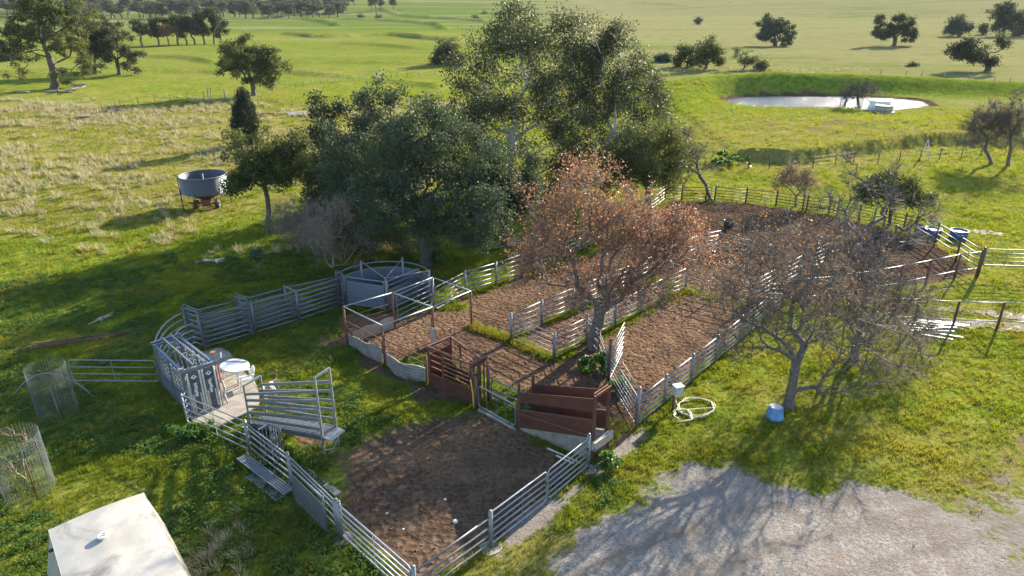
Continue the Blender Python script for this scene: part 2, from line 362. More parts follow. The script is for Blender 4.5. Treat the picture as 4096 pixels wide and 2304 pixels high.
    def lathe(s, c, prof, n=20):           # prof: (radius, z) list from bottom to top
        c = Vector(c); vs = []; fs = []
        for r, z in prof: vs += [c+Vector((r*math.cos(2*math.pi*i/n), r*math.sin(2*math.pi*i/n), z)) for i in range(n)]
        for k in range(len(prof)-1): fs += [(k*n+i, k*n+(i+1) % n, (k+1)*n+(i+1) % n, (k+1)*n+i) for i in range(n)]
        fs += [tuple(range(n-1, -1, -1)), tuple((len(prof)-1)*n+i for i in range(n))]
        return s.add(vs, fs)
    def build(s, name, mat, parent=None, smooth=False):
        if parent is not None:
            root = parent
            off = root_off(root); vs = [v-off for v in s.v]
        else:
            off = Vector((sum(v.x for v in s.v)/len(s.v), sum(v.y for v in s.v)/len(s.v), min(v.z for v in s.v))); vs = [v-off for v in s.v]
        o = mesh_obj(name, vs, s.f, mat, parent, smooth)
        if parent is None: o.location = off
        return o
def root_off(o):
    t = Vector(o.location)
    while o.parent: o = o.parent; t += Vector(o.location)
    return t
def tag(o, label, cat, group=None, kind=None):
    if label: o['label'] = label
    if cat: o['category'] = cat
    if group: o['group'] = group
    if kind: o['kind'] = kind
    return o
def thing(name, label, cat, loc, group=None):
    o = bpy.data.objects.new(name, None); col.objects.link(o); o.location = Vector(loc); o.empty_display_size = .2
    return tag(o, label, cat, group)
def struct(o): o['kind'] = 'structure'; return o
def T(p, q, r, name, mat, parent, **kw): return MB().tube(p, q, r, **kw).build(name, mat, parent, True)
def V3(p, z): return Vector((p[0], p[1], z))
def lerp(a, b, t): return Vector(a).lerp(Vector(b), t)

# ------------------------------------------------------------------ ground sheet
YARD = [XY(*D(*q)) for q in [(1170,775),(1090,690),(1190,735),(1330,690),(1480,640),(1600,570),(1690,503),(1760,503),(1880,510),(1960,525),(2080,543),(2200,570),(2300,592),(2400,640),(2455,690),(2300,720),(2120,760),(1960,760),(1800,890),(1680,985),(1600,1075),(1525,1040),(1320,985),(1190,930),(1070,885),(960,920),(860,850),(870,800)]]
FRONT = [XY(*D(*q)) for q in [(1040,1475),(930,1360),(830,1240),(740,1160),(770,1115),(900,1110),(1010,1080),(1090,1060),(1200,1040),(1310,1085),(1480,1180),(1385,1255),(1235,1370)]]
PENL = [XY(*D(*q)) for q in [(870,850),(960,905),(1080,960),(1190,1010),(1100,1010),(1000,960),(880,900)]]
DRIVE = [XY(*D(*q)) for q in [(1330,1560),(1440,1400),(1530,1300),(1610,1245),(1740,1180),(1850,1182),(1960,1225),(2080,1235),(2200,1225),(2330,1235),(2420,1255),(2500,1210),(2600,1120),(2760,1120),(2900,1700),(1300,1700)]]
GATEG = [XY(*D(*q)) for q in [(1225,1395),(1370,1270),(1490,1175),(1600,1085),(1650,1075),(1600,1130),(1540,1165),(1450,1240),(1390,1290),(1250,1410)]]
TRACKS = []
for off in (0, 1.5):
    for pts_ in ([(1420,1460),(1560,1400),(1700,1340),(1850,1290),(2050,1262),(2300,1250)], [(1750,1480),(1900,1400),(2080,1340),(2300,1290),(2560,1210)]):
        TRACKS.append([(XY(*D(*q))[0]+off*.35, XY(*D(*q))[1]-off*.94) for q in pts_])
def zones(x, y):
    d = np.hypot(x, y); w = (fbm(x/1.3, y/1.3, 31, 3)-.5)
    sy = sdpoly(x, y, YARD)+w*1.2; sf = sdpoly(x, y, FRONT)+w*1.6
    dirt = np.maximum(sstep(.5, -.5, sy), sstep(.9, -.9, sf)*(.36+.72*sstep(-8.0, -3.2, x)))
    dirt = np.maximum(dirt, .8*sstep(.7, -.5, sdpoly(x, y, PENL)+w*2))
    bx, by = XY(*D(840, 865)); dirt = np.maximum(dirt, .62*sstep(1.6, .2, np.hypot(x-bx, (y-by)*.7)+w))
    bx, by = XY(*D(780, 1110)); dirt = np.maximum(dirt, .8*sstep(1.5, .3, np.hypot(x-bx, y-by)+w))
    # trampled knoll below the dam
    bx, by = XY(*R3(1050, 950)); dirt = np.maximum(dirt, (.50*sstep(20, 3, np.hypot((x-bx)*1.0, (y-by)*.9))*sstep(.38, .62, fbm(x/2.2, y/2.2, 77, 3))))
    shore = sdpoly(x, y, WATER); dirt = np.maximum(dirt, sstep(2.4, 1.2, shore+w*1.8))
    grav = np.maximum(sstep(1.2, -1.2, sdpoly(x, y, DRIVE)+w*1.5), .75*sstep(.5, -.3, sdpoly(x, y, GATEG)+w*.8))
    east = sstep(11, 16, x+2*w)*(grav > .2); dirt = np.maximum(dirt, .42*east); grav = grav*(1-.42*east)
    dry = np.zeros_like(d)
    med = sstep(-6, -30, x)*sstep(36, 52, y)*sstep(150, 90, y)
    dry = np.maximum(dry, med*(.42+.7*fbm(x/13, y/9, 41, 3)))
    kn = sstep(14, 26, x)*sstep(60, 70, y)*sstep(128, 100, y); dry = np.maximum(dry, kn*(.35+.5*fbm(x/12, y/8, 42, 3)))
    fr = sstep(6, 0, np.abs(sdpoly(x, y, DRIVE))); dry = np.maximum(dry, fr*.55)
    px_, py_ = XY(*D(1330, 1390)); dry = np.maximum(dry, .8*sstep(4, 1, np.hypot(x-px_, y-py_)))
    dry = np.maximum(dry, .55*sstep(150, 175, y)*sstep(230, 200, y)*sstep(-10, -30, x)*fbm(x/25, y/12, 43, 3)*0+dry*0)
    far = sstep(120, 230, d+ (x > 0)*25 + 60*(fbm(x/60, y/60, 44, 3)-.5)) * (.35+.65*sstep(-30, 25, x))
    far = np.maximum(far, sstep(320, 430, d))
    lush = np.clip(.5+.9*(fbm(x/8, y/8, 45, 3)-.5)+.35*sstep(34, 26, d)*(x < 5) + .5*sstep(8, -3, x)*sstep(22, 30, y)*sstep(60, 46, y), 0, 1)
    bank, par, side = sdline(x, y, CREST); lush = np.maximum(lush, .75*sstep(14, 5, bank)); far = far*(1-sstep(14, 6, bank)); dry = dry*(1-.8*sstep(10, 5, bank))
    wet = sstep(36, 44, y+.12*x+4*w)*sstep(2, -1, sdpoly(x, y, YARD)); wet = np.maximum(wet, .9*sstep(2.2, 1.2, shore)); wet = np.maximum(wet, .55*sstep(.5, .62, fbm(x/2.6, y/2.6, 92, 3))*(dirt > .3))
    for tr in TRACKS:
        dt, _, _ = sdline(x, y, tr); wet = np.maximum(wet, sstep(.26, .12, dt+.1*w)*(.55+.45*vnoise(x*3, y*3, 6))*(d < 60))
    return dirt, grav, dry, far, lush, wet
rad = np.concatenate([[.02, 1.2, 2.4, 3.7], 5.0*1.0138**np.arange(0, 497)])
fa = np.linspace(-62, 62, 421); ca = np.linspace(62, 298, 41)[1:-1]
ang = np.radians(np.concatenate([fa, ca])); na = len(ang); nr = len(rad)
AA, RR = np.meshgrid(ang, rad); gx = (RR*np.sin(AA)).ravel(); gy = (RR*np.cos(AA)).ravel()
gzv = hgt(gx, gy); zn = zones(gx, gy)
i, j = np.meshgrid(np.arange(nr-1), np.arange(na), indexing='ij'); j2 = (j+1) % na
quads = np.stack([(i*na+j).ravel(), (i*na+j2).ravel(), ((i+1)*na+j2).ravel(), ((i+1)*na+j).ravel()], 1)[:, ::-1]
gv = np.stack([gx, gy, gzv], 1)
cvi = len(gv); cap_f = [(int(k), int((k+1) % na)) for k in range(na)]
gattr = dict(dirt=zn[0], gravel=zn[1], dry=zn[2], far=zn[3], lush=zn[4], wet=zn[5])
ground = mesh_obj('ground', gv, quads, 'ground', None, True, gattr); struct(ground)
def patch(name, mask):                      # a sheet of the same terrain 4 mm above it
    qs = quads[mask[quads].all(axis=1)]; used, inv = np.unique(qs, return_inverse=True)
    v = gv[used].copy(); v[:, 2] += .004
    return struct(mesh_obj(name, v, inv.reshape(qs.shape), 'ground', None, True, {k: a[used] for k, a in gattr.items()}))
patch('driveway', (zn[1] > .55) & (RR.ravel() < 60)); patch('yard_floor', (zn[0] > .6) & (zn[1] <= .55) & (RR.ravel() < 75))
mbw = MB(); xs = [p[0] for p in WATER]; ys = [p[1] for p in WATER]
nw = mesh_obj('dam_water', [(min(xs)-2, min(ys)-2, -.22), (max(xs)+2, min(ys)-2, -.22), (max(xs)+2, max(ys)+2, -.22), (min(xs)-2, max(ys)+2, -.22)], [(0, 1, 2, 3)], 'water'); struct(nw)

# ------------------------------------------------------------------ trees
def frustums(a, b, ra, rb, n):              # one little tapered tube for each row of a -> b
    d = b-a; L = np.linalg.norm(d, axis=1, keepdims=True); d = d/np.maximum(L, 1e-9)
    up = np.where(np.abs(d[:, 2:3]) < .9, np.array([[0, 0, 1.]]), np.array([[1., 0, 0]]))
    s = np.cross(d, up); s /= np.linalg.norm(s, axis=1, keepdims=True); t = np.cross(s, d)
    th = 2*np.pi*np.arange(n)/n; c = np.cos(th)[None, :, None]; si = np.sin(th)[None, :, None]
    o = s[:, None, :]*c+t[:, None, :]*si
    v = np.concatenate([a[:, None, :]+o*ra[:, None, None], b[:, None, :]+o*rb[:, None, None]], 1).reshape(-1, 3)
    base = (np.arange(len(a))*2*n)[:, None, None]; k = np.arange(n); k2 = (k+1) % n
    f = (base+np.stack([k, k2, n+k2, n+k], 1)[None]).reshape(-1, 4)
    return v, f
def sample_blobs(blobs, n, rng, shell=.45, cs=.17):
    vol = np.array([b[3]*b[4]*b[5] for b in blobs])**.8; idx = rng.choice(len(blobs), n, p=vol/vol.sum())
    B = np.array([b[:6] for b in blobs])
    if cs >= 1:
        v = rng.normal(size=(n, 3)); v /= np.linalg.norm(v, axis=1, keepdims=True); return B[idx, :3]+v*(rng.random(n)**shell)[:, None]*B[idx, 3:6]
    nc = max(6, n//6); ic = rng.choice(len(blobs), nc, p=vol/vol.sum()); v = rng.normal(size=(nc, 3)); v /= np.linalg.norm(v, axis=1, keepdims=True)
    cc = B[ic, :3]+v*(rng.random(nc)**shell)[:, None]*B[ic, 3:6]; w = rng.integers(0, nc, n)
    return cc[w]+rng.normal(size=(n, 3))*(B[ic, 3:6][w]*cs)
    v = rng.normal(size=(n, 3)); v /= np.linalg.norm(v, axis=1, keepdims=True)
    r = rng.random(n)**shell
    return B[:, :3]+v*r[:, None]*B[:, 3:6]
def grow(base, fork, tips, r_tip, seed, seg=.5, wander=.12, droop=0.0, pw=.46, alpha=.18):
    rng = np.random.default_rng(seed); n = len(tips); cap = 60+n*24
    pos = np.zeros((cap, 3)); dr = np.zeros((cap, 3)); par = np.full(cap, -1); pl = np.zeros(cap); cnt = 0
    base = np.array(base, float); fork = np.array(fork, float); L = np.linalg.norm(fork-base); k = max(2, int(L/seg)+1)
    side = rng.normal(size=3)*L*.05; side[2] = 0
    for i in range(k+1):
        t = i/k; p = base*(1-t)+fork*t+side*math.sin(math.pi*t); pos[cnt] = p; par[cnt] = cnt-1
        dr[cnt] = (fork-base)/L; pl[cnt] = L*t*.4; cnt += 1
    first = max(1, int(k*.75))
    for tip in tips[np.argsort(np.linalg.norm(tips-fork, axis=1))]:
        d = tip-pos[first:cnt]; dist = np.linalg.norm(d, axis=1)+1e-6
        cs = (d*dr[first:cnt]).sum(1)/dist
        i0 = int(np.argmin(dist*(1.75-.75*cs)+alpha*pl[first:cnt]))+first
        p0 = pos[i0].copy(); L = np.linalg.norm(tip-p0)
        if L < seg*.3: continue
        c = p0+dr[i0]*L*.42+np.array([0, 0, L*.05]); m = min(20, max(1, int(L/seg)))
        if cnt+m >= cap: break
        prev = i0
        for q in range(1, m+1):
            t = q/m; p = (1-t)**2*p0+2*t*(1-t)*c+t*t*tip
            if q < m: p = p+rng.normal(size=3)*wander*L/m
            p[2] -= droop*L*t*t
            pos[cnt] = p; par[cnt] = prev; e = p-pos[prev]; dr[cnt] = e/(np.linalg.norm(e)+1e-9); pl[cnt] = pl[prev]+np.linalg.norm(e); prev = cnt; cnt += 1
    pos, dr, par = pos[:cnt], dr[:cnt], par[:cnt]
    w = np.zeros(cnt); ch = np.bincount(par[1:], minlength=cnt); w[ch == 0] = 1
    for q in range(cnt-1, 0, -1): w[par[q]] += w[q]
    return pos, dr, par, r_tip*np.maximum(w, 1)**pw, ch == 0, k
def leaf_quads(c, size, aspect, rng, hang=0.0, clump=None):
    n = len(c); a = rng.normal(size=(n, 3)); a[:, 2] = a[:, 2]*(1-hang)-hang*1.6; a /= np.linalg.norm(a, axis=1, keepdims=True)
    b = np.cross(a, rng.normal(size=(n, 3))); b /= np.linalg.norm(b, axis=1, keepdims=True)
    s = size*(.6+.8*rng.random(n))[:, None]; l = a*s*.5; w = b*s*.5/aspect
    v = np.stack([c-l, c+w-l*.1, c+l, c-w-l*.1], 1).reshape(-1, 3); f = np.arange(4*n).reshape(n, 4)
    t = rng.random(n)*.6+.2 if clump is None else np.clip(.45*rng.random(n)+.55*clump, 0, 1)
    return v, f, np.repeat(t, 4)
def tree_core(base, fork, blobs, o):
    rng = np.random.default_rng(o['seed'])
    tips = sample_blobs(blobs, o['tips'], rng, o.get('shell', .45), o.get('cs', .17))
    pos, dr, par, r, term, k = grow(base, fork, tips, o.get('rtip', .012), o['seed']+1, o.get('seg', .5), o.get('wander', .12), o.get('droop', 0), o.get('pw', .46), o.get('alpha', .18))
    idx = np.arange(1, len(pos)); rp = np.minimum(r[par[idx]], r[idx]*1.35); a, b = pos[par[idx]], pos[idx]
    if 'r0' in o:                            # trunk radius asked for: widen the stem towards the root
        big = r[1]; sc_ = o['r0']/big; g = np.clip((r/big), 0, 1); r = r*(1+(sc_-1)*g); rp = np.minimum(r[par[idx]], r[idx]*1.35)
        fl = idx <= 1; rp[fl] = r[idx][fl]*1.5
    thick = r[idx] > o.get('thick', .05)
    ad = (b-a)/np.maximum(np.linalg.norm(b-a, axis=1, keepdims=True), 1e-6); a = np.where(thick[:, None], a-ad*(r[idx]*.45)[:, None], a)
    V, Fc = frustums(a[thick], b[thick], rp[thick], r[idx][thick], 7)
    V2, F2 = frustums(a[~thick], b[~thick], rp[~thick], r[idx][~thick], 3 if o.get('lo', True) else 4)
    parts_v = [V, V2]; parts_f = [Fc]; f2 = F2+len(V)
    tw = o.get('twigs', 0); ends = pos[term]
    extra = None; tw_end = None
    if tw:
        cand = np.where(r < o.get('twig_max', .035))[0]; cand = cand[cand > k]; cand = cand if len(cand) else np.arange(k, len(r))
        s_ = rng.choice(cand, tw); d = dr[s_]+rng.normal(size=(tw, 3))*.75+np.array([0, 0, o.get('twig_up', .25)]); d /= np.linalg.norm(d, axis=1, keepdims=True)
        L = o.get('twig_len', .5)*(.4+rng.random(tw)); mid = pos[s_]+d*(L*.5)[:, None]; d2 = d+rng.normal(size=(tw, 3))*.35; d2 /= np.linalg.norm(d2, axis=1, keepdims=True)
        end = mid+d2*(L*.5)[:, None]; rt = np.full(tw, o.get('twig_r', .008))
        v3, f3 = frustums(np.concatenate([pos[s_], mid]), np.concatenate([mid, end]), np.concatenate([rt, rt*.75]), np.concatenate([rt*.75, rt*.4]), 3)
        f3 = f3+len(V)+len(V2); parts_v.append(v3); f2 = np.concatenate([f2, f3]); tw_end = end
    tv = np.concatenate(parts_v); tf = np.concatenate([Fc, f2])
    lv = None
    nl = o.get('leaves', 0)
    if nl:
        src = ends if tw_end is None or not o.get('leaf_on_twigs', False) else np.concatenate([ends, tw_end])
        frac = o.get('keep', 1.0); src = src[rng.random(len(src)) < frac] if frac < 1 else src
        if 'leaf_zone' in o: src = src[o['leaf_zone'](src)]
        which = rng.integers(0, len(src), nl); cl = rng.random(len(src))
        c = src[which]+rng.normal(size=(nl, 3))*np.array(o.get('spread', (.3, .3, .22)))
        lv = leaf_quads(c, o.get('leaf', .15), o.get('aspect', 2.0), rng, o.get('hang', 0), cl[which])
    return tv, tf, lv
def plant(name, label, cat, base, core, bark, leafm, group=None, crown='crown', stem='trunk'):
    tv, tf, lv = core; t = thing(name, label, cat, base, group); b = np.array(base)
    mesh_obj(stem, tv-b, tf, bark, t, True)
    if lv is not None: mesh_obj(crown, lv[0]-b, lv[1], leafm, t, False, {'tint': lv[2]})
    return t
def px_blobs(base, blobs):                   # (u, v, half width px, half height px, extra distance)
    out = []
    for u, v, ru, rv, dy in blobs:
        p = PY(u, v, base[1]+dy); k = math.sqrt(p.x**2+p.y**2+(p.z-H)**2)*.96/F
        out.append((p.x, p.y, p.z, ru*k, (ru*k+rv*k)/2, rv*k/.95))
    return out
def px_tree(name, label, base_px, blobs, bark, leafm, o, cat='tree', group=None, base=None, fork=None, lean=.35, crown='crown', stem='trunk'):
    if base is None:
        q = P(*base_px); base = on(q)
    base = Vector((base[0], base[1], gz(base[0], base[1])-.12)); B = px_blobs(base, blobs)
    c = np.average(np.array([b[:3] for b in B]), axis=0, weights=[b[3]*b[5] for b in B]); lo = min(b[2]-b[5] for b in B); top = max(b[2]+b[5] for b in B)
    fh = o.get('fork_h', max(.6, (lo-base.z)*.9+.25*(c[2]-lo)))
    fk = (base.x+(c[0]-base.x)*lean, base.y+(c[1]-base.y)*lean, base.z+fh)
    return plant(name, label, cat, tuple(base), tree_core(tuple(base), fk, B, o), bark, leafm, group, crown, stem)

# the stand of trees behind the yards
px_tree('dark_tree', 'huge dark blue-green tree with dense rounded crown behind the round forcing pen', (1708, 1062),
        [(1620,560,190,160,0),(1450,640,150,150,3),(1830,640,150,150,1),(1430,820,120,110,3),(1620,780,200,130,-1.5),(1860,860,150,130,-1),(1760,900,110,70,-1.0),(1500,470,90,80,1),(1960,760,80,130,1.5),(1340,720,70,90,6)],
        'bark_dark', 'leaf_dark', dict(seed=11, tips=1500, leaves=84000, leaf=.155, aspect=1.8, spread=(.30,.30,.24), r0=.36, fork_h=3.2, shell=.4, seg=.7))
px_tree('gum_tree', 'tallest gum with pale forking limbs and glinting crown behind the dark tree', None,
        [(2050,170,150,110,2),(2180,260,190,130,2),(1920,300,120,100,2),(2120,420,220,120,2),(1880,470,130,110,1),(2300,480,120,130,2),(1830,330,60,60,1),(2000,600,150,90,2),(2250,640,150,120,1.5),(2080,760,170,110,1),(1990,90,80,50,2)],
        'bark_halfgum', 'leaf_gum', dict(seed=21, cs=.2, tips=1250, leaves=58000, leaf=.23, aspect=2.6, hang=.45, spread=(.42,.42,.38), r0=.42, fork_h=4.2, shell=.45, seg=.9), base=XY(2030, 790))
px_tree('dark_tree', 'shadowed dark tree with stout trunk between the huge dark tree and russet tree', (2013, 985),
        [(1980,700,95,110,0),(2060,790,90,110,0),(1940,830,80,90,0),(2120,700,70,80,.5)],
        'bark_dark', 'leaf_dark', dict(seed=23, tips=420, leaves=22000, leaf=.17, aspect=2.0, spread=(.28,.28,.24), r0=.32, fork_h=1.9, shell=.45, seg=.6))
px_tree('gum_tree', 'slender gum with one white trunk right of the tallest gum', (2400, 785),
        [(2270,85,90,55,0),(2330,150,70,70,0),(2390,220,90,80,1),(2450,160,70,50,2),(2480,260,100,80,2),(2560,340,110,90,2),(2620,430,80,90,2),(2470,420,120,90,1),(2540,540,130,90,1),(2350,330,70,90,1),(2420,640,110,100,1),(2640,560,60,90,1)],
        'bark_gum', 'leaf_gum', dict(seed=31, cs=.2, tips=950, leaves=38000, leaf=.21, aspect=2.8, hang=.5, spread=(.34,.34,.32), r0=.22, fork_h=5.2, shell=.5, seg=.8), lean=.2)
px_tree('bushy_gum', 'yellow-green leafy gum low at the right edge of the tall gums', (2600, 850),
        [(2600,590,110,90,0),(2500,640,110,80,0),(2680,650,70,90,0),(2560,700,130,50,0),(2440,720,60,50,0)],
        'bark_grey', 'leaf_olive', dict(seed=41, tips=420, leaves=24000, leaf=.18, aspect=2.4, hang=.4, spread=(.3,.3,.26), r0=.2, fork_h=1.6))
px_tree('leafy_tree', 'two-lobed leafy tree leaning over the field bin at the left of the stand', (1072, 930),
        [(1010,630,75,70,0),(1040,700,80,60,0),(1150,610,75,65,0),(1180,690,60,60,0),(960,720,50,40,-.5)],
        'bark_dark', 'leaf_olive', dict(seed=51, cs=.3, tips=420, leaves=16000, leaf=.21, aspect=1.9, spread=(.27,.27,.22), r0=.17, fork_h=1.5, twigs=900, twig_len=.7))
px_tree('cypress', 'narrow dark columnar cypress standing alone above the leafy tree', None,
        [(972,400,22,40,0),(976,450,38,55,0),(980,500,48,55,0),(982,545,46,45,0)],
        'bark_dark', 'leaf_conifer', dict(seed=61, cs=1, tips=620, leaves=24000, leaf=.18, aspect=2.2, hang=-.4, spread=(.16,.16,.22), r0=.12, fork_h=1.2, shell=.35), base=XY(985, 588))
px_tree('weeping_conifer', 'ragged drooping conifer with pointed top left of the dark tree', None,
        [(1272,410,22,36,0),(1275,470,42,45,0),(1290,540,60,55,0),(1300,620,75,60,0),(1320,720,90,70,0),(1345,450,35,35,0.5),(1310,830,80,70,0)],
        'bark_dark', 'leaf_conifer', dict(seed=71, cs=.3, tips=420, leaves=13000, leaf=.28, aspect=3.2, hang=.55, spread=(.3,.3,.3), r0=.16, fork_h=2.4, droop=.2), base=XY(1290, 850))
px_tree('grey_shrub_tree', 'lighter grey-green feathery tree in the shade below the dark crown', (1500, 1040),
        [(1420,850,80,70,0),(1500,930,90,70,0),(1600,960,70,60,.5),(1430,970,70,60,0)],
        'bark_grey', 'leaf_olive', dict(seed=72, tips=260, leaves=7500, leaf=.2, aspect=3.5, hang=.4, spread=(.25,.25,.25), r0=.1, fork_h=.9, twigs=800, twig_len=.7))
for k, (u, v, bl, lab) in enumerate([(1190, 1010, [(1150,860,75,80,0),(1230,900,90,90,0)], 'leafless grey thicket at the left foot of the stand, left of two'),
                                     (1330, 1075, [(1290,950,100,90,0),(1390,990,90,70,0),(1330,880,90,80,0)], 'leafless grey thicket behind the end of the cattle race, right of two')]):
    px_tree('bare_thicket', lab, (u, v), bl, 'twig_brown', 'leaf_brown', dict(seed=81+k, tips=200, twigs=1500, twig_len=.8, twig_r=.010, rtip=.013, r0=.1, fork_h=.35, alpha=.05, pw=.5, leaves=300, leaf=.12, spread=(.1,.1,.1)), 'shrub', 'leafless thickets')
# red-leaved and leafless trees in and beside the yards
px_tree('russet_tree', 'wide tree with russet autumn leaves growing in the middle of the yards', (2378, 1395),
        [(2330,760,170,120,0),(2180,860,120,120,0),(2480,830,150,120,.5),(2300,950,200,130,0),(2560,960,180,120,1),(2700,1010,160,120,1),(2780,1100,130,90,1),(2800,1010,100,80,1),(2700,920,90,80,1),(2160,1030,110,100,0),(2480,1090,220,100,0),(2620,1200,180,70,0),(2250,1160,130,90,-.5)],
        'bark_grey', 'leaf_red', dict(seed=91, tips=900, twigs=12000, twig_len=.5, twig_r=.0062, twig_max=.03, rtip=.011, pw=.5, r0=.28, fork_h=1.5, leaves=22500, leaf=.105, aspect=2.0, spread=(.16,.16,.13), leaf_on_twigs=True, shell=.4, cs=.24,
        leaf_zone=lambda p: np.random.default_rng(5).random(len(p)) < np.clip((p[:, 2]-1.8)/2.2, .05, 1)), lean=.15)
px_tree('bare_tree', 'large leafless tree with blue tub at its foot on the lawn', (3155, 1628),
        [(3090,920,120,60,.3),(3060,1010,150,110,0),(3200,960,150,90,.5),(2980,1140,110,110,0),(3250,1130,170,120,.3),(3100,1230,190,110,0),(3350,1270,170,130,.5),(2960,1330,110,80,-.3),(3430,1420,170,90,.2),(3560,1480,110,70,.3),(3050,1390,130,60,-.4),(3330,1560,130,60,-.3)],
        'bark_grey', 'leaf_brown', dict(seed=101, tips=640, twigs=9000, twig_len=.55, twig_r=.005, twig_max=.03, rtip=.012, pw=.5, wander=.11, cs=.3, twig_up=.6, r0=.215, fork_h=1.25, leaves=2000, leaf=.10, spread=(.10,.10,.08), leaf_on_twigs=True, shell=.42,
        leaf_zone=lambda p: p[:, 2] > 4.2), lean=.08)
px_tree('bare_tree', 'dense leafless tree tangled with the one above the blue tub, right of it', (3420, 1440),
        [(3400,1020,120,90,0),(3290,1100,110,80,0),(3520,1090,120,100,0),(3430,1200,200,110,0),(3620,1220,130,90,0),(3470,1330,190,90,0),(3640,1350,110,70,0)],
        'bark_grey', 'leaf_brown', dict(seed=111, tips=520, twigs=8000, twig_len=.6, twig_r=.0052, twig_max=.03, rtip=.012, pw=.5, wander=.11, cs=.3, twig_up=.6, r0=.19, fork_h=1.3, leaves=900, leaf=.1, spread=(.1,.1,.1), leaf_on_twigs=True, shell=.45), lean=.1)
px_tree('bare_tree', 'leafless tree with long upswept grey limbs inside the far big pen', (3424, 1030),
        [(3410,700,90,70,0),(3480,740,100,80,0),(3290,800,90,70,0),(3600,820,110,90,0),(3680,900,80,60,0),(3380,850,110,70,0),(3560,960,120,60,0)],
        'bark_grey', 'leaf_brown', dict(seed=121, tips=190, twigs=1500, twig_len=.9, twig_r=.012, rtip=.018, r0=.26, fork_h=1.1, leaves=0, shell=.35, seg=.6), lean=.05)
px_tree('small_tree', 'small round olive-leaved tree just outside the far curved fence', (3557, 905),
        [(3480,760,60,40,0),(3560,750,80,45,0),(3640,780,70,45,0),(3560,800,90,30,0)],
        'bark_dark', 'leaf_olive', dict(seed=131, tips=240, leaves=7500, leaf=.2, aspect=1.8, spread=(.25,.25,.18), r0=.12, fork_h=1.2))
px_tree('bare_tree', 'small leafless brown-tipped tree outside the far curved fence', (3181, 826),
        [(3180,715,55,40,0),(3230,745,45,35,0),(3140,750,40,30,0)], 'twig_brown', 'leaf_brown',
        dict(seed=141, tips=160, twigs=1300, twig_len=.6, twig_r=.012, r0=.09, fork_h=.9, leaves=1500, leaf=.13, spread=(.14,.14,.1), leaf_on_twigs=True))
px_tree('bare_tree', 'leafless tree leaning left at the far corner of the fence', (2850, 800),
        [(2740,560,70,60,0),(2790,620,80,60,0),(2700,680,80,60,0),(2810,690,50,60,0)], 'bark_grey', 'leaf_brown',
        dict(seed=151, tips=260, twigs=2600, twig_len=.7, twig_r=.012, r0=.14, fork_h=1.5, leaves=700, leaf=.12, spread=(.12,.12,.1), leaf_on_twigs=True), lean=.3)
for k, (u, v, bl, lab) in enumerate([(3968, 656, [(3930,520,55,50,0),(3890,550,40,35,0),(3960,470,50,40,0)], 'leafless tree at the right edge above the pale puddles, left of two'),
                                     (4033, 662, [(4050,470,60,60,0),(4090,520,50,60,0),(4030,540,40,50,0)], 'leafless tree at the right edge above the pale puddles, right of two')]):
    px_tree('bare_tree', lab, (u, v), bl, 'bark_grey', 'leaf_brown', dict(seed=161+k, tips=260, twigs=2600, twig_len=.8, twig_r=.013, r0=.17, fork_h=1.1, leaves=900, leaf=.14, spread=(.14,.14,.1), leaf_on_twigs=True), group='leafless trees at the right edge')
px_tree('bare_tree', 'small leafless tree on the near shore of the dam', (3437, 427), [(3430,375,40,28,0),(3465,365,35,25,0)], 'bark_dark', 'leaf_brown',
        dict(seed=171, tips=150, twigs=1200, twig_len=1.0, twig_r=.016, rtip=.02, r0=.2, fork_h=.9))
px_tree('dead_stump_tree', 'short broken dead tree on the dam shore', (3377, 420), [(3378,398,10,9,0),(3386,402,8,8,0)], 'bark_dark', 'leaf_brown',
        dict(seed=172, tips=12, twigs=20, twig_len=.6, twig_r=.02, rtip=.05, r0=.16, fork_h=.8))
px_tree('young_tree', 'thin young tree with small crown on the grass left of the race', (1044, 1118), [(1020,1020,14,18,0),(1010,1005,9,9,0)], 'bark_grey', 'leaf_dark',
        dict(seed=173, tips=30, leaves=420, leaf=.14, spread=(.14,.14,.14), r0=.03, rtip=.006, fork_h=1.0), lean=.5)

# paddock trees
def paddock(label, base, blobs, seed, mat='leaf_far', bark='bark_dark', leaves=5200, leaf=.42, hang=.2, r0=.4, tips=170, name='paddock_tree', fork_h=None, lean=.3, group=None, spread=None):
    o = dict(seed=seed, cs=.27, tips=tips, leaves=leaves, leaf=leaf, aspect=2.0, hang=hang, spread=spread or (leaf*1.1, leaf*1.1, leaf*.8), r0=r0, rtip=.03, seg=1.0, thick=.1)
    if fork_h: o['fork_h'] = fork_h
    return px_tree(name, label, base, blobs, bark, mat, o, lean=lean, group=group)
paddock('tall ragged gum with dark trunk and fallen limbs at its foot, far left', (218, 356),
        [(150,20,90,50,0),(250,60,80,60,0),(110,120,70,50,0),(200,150,110,60,0),(90,200,60,45,0),(290,180,50,60,0),(100,280,45,40,0),(270,250,60,60,0),(180,0,80,40,0),(80,150,50,30,0)], 201, 'leaf_olive', leaves=30000, leaf=.36, r0=.62, tips=520, name='gum_tree', fork_h=6.5)
paddock('olive-brown tree with bare lower trunk, left of a pair behind the tall ragged gum', (381, 301), [(345,130,50,45,0),(380,190,50,50,0),(370,245,40,35,0),(420,150,30,40,0)], 202, leaves=10000, leaf=.42)
paddock('olive-brown spreading tree, right of a pair behind the tall ragged gum', (478, 301), [(440,160,55,50,0),(500,200,55,50,0),(520,250,45,30,0),(430,230,50,30,0),(395,170,40,40,0)], 203, leaves=14000, leaf=.42)
paddock('broad lone tree casting a long shadow in the green left paddock', (1016, 383), [(990,190,60,35,0),(930,230,60,30,0),(1060,240,55,45,0),(1000,260,80,45,0),(1060,300,45,35,0),(930,290,40,30,0),(1000,320,40,15,0)], 204, 'leaf_olive', leaves=17000, leaf=.36, r0=.42, tips=360)
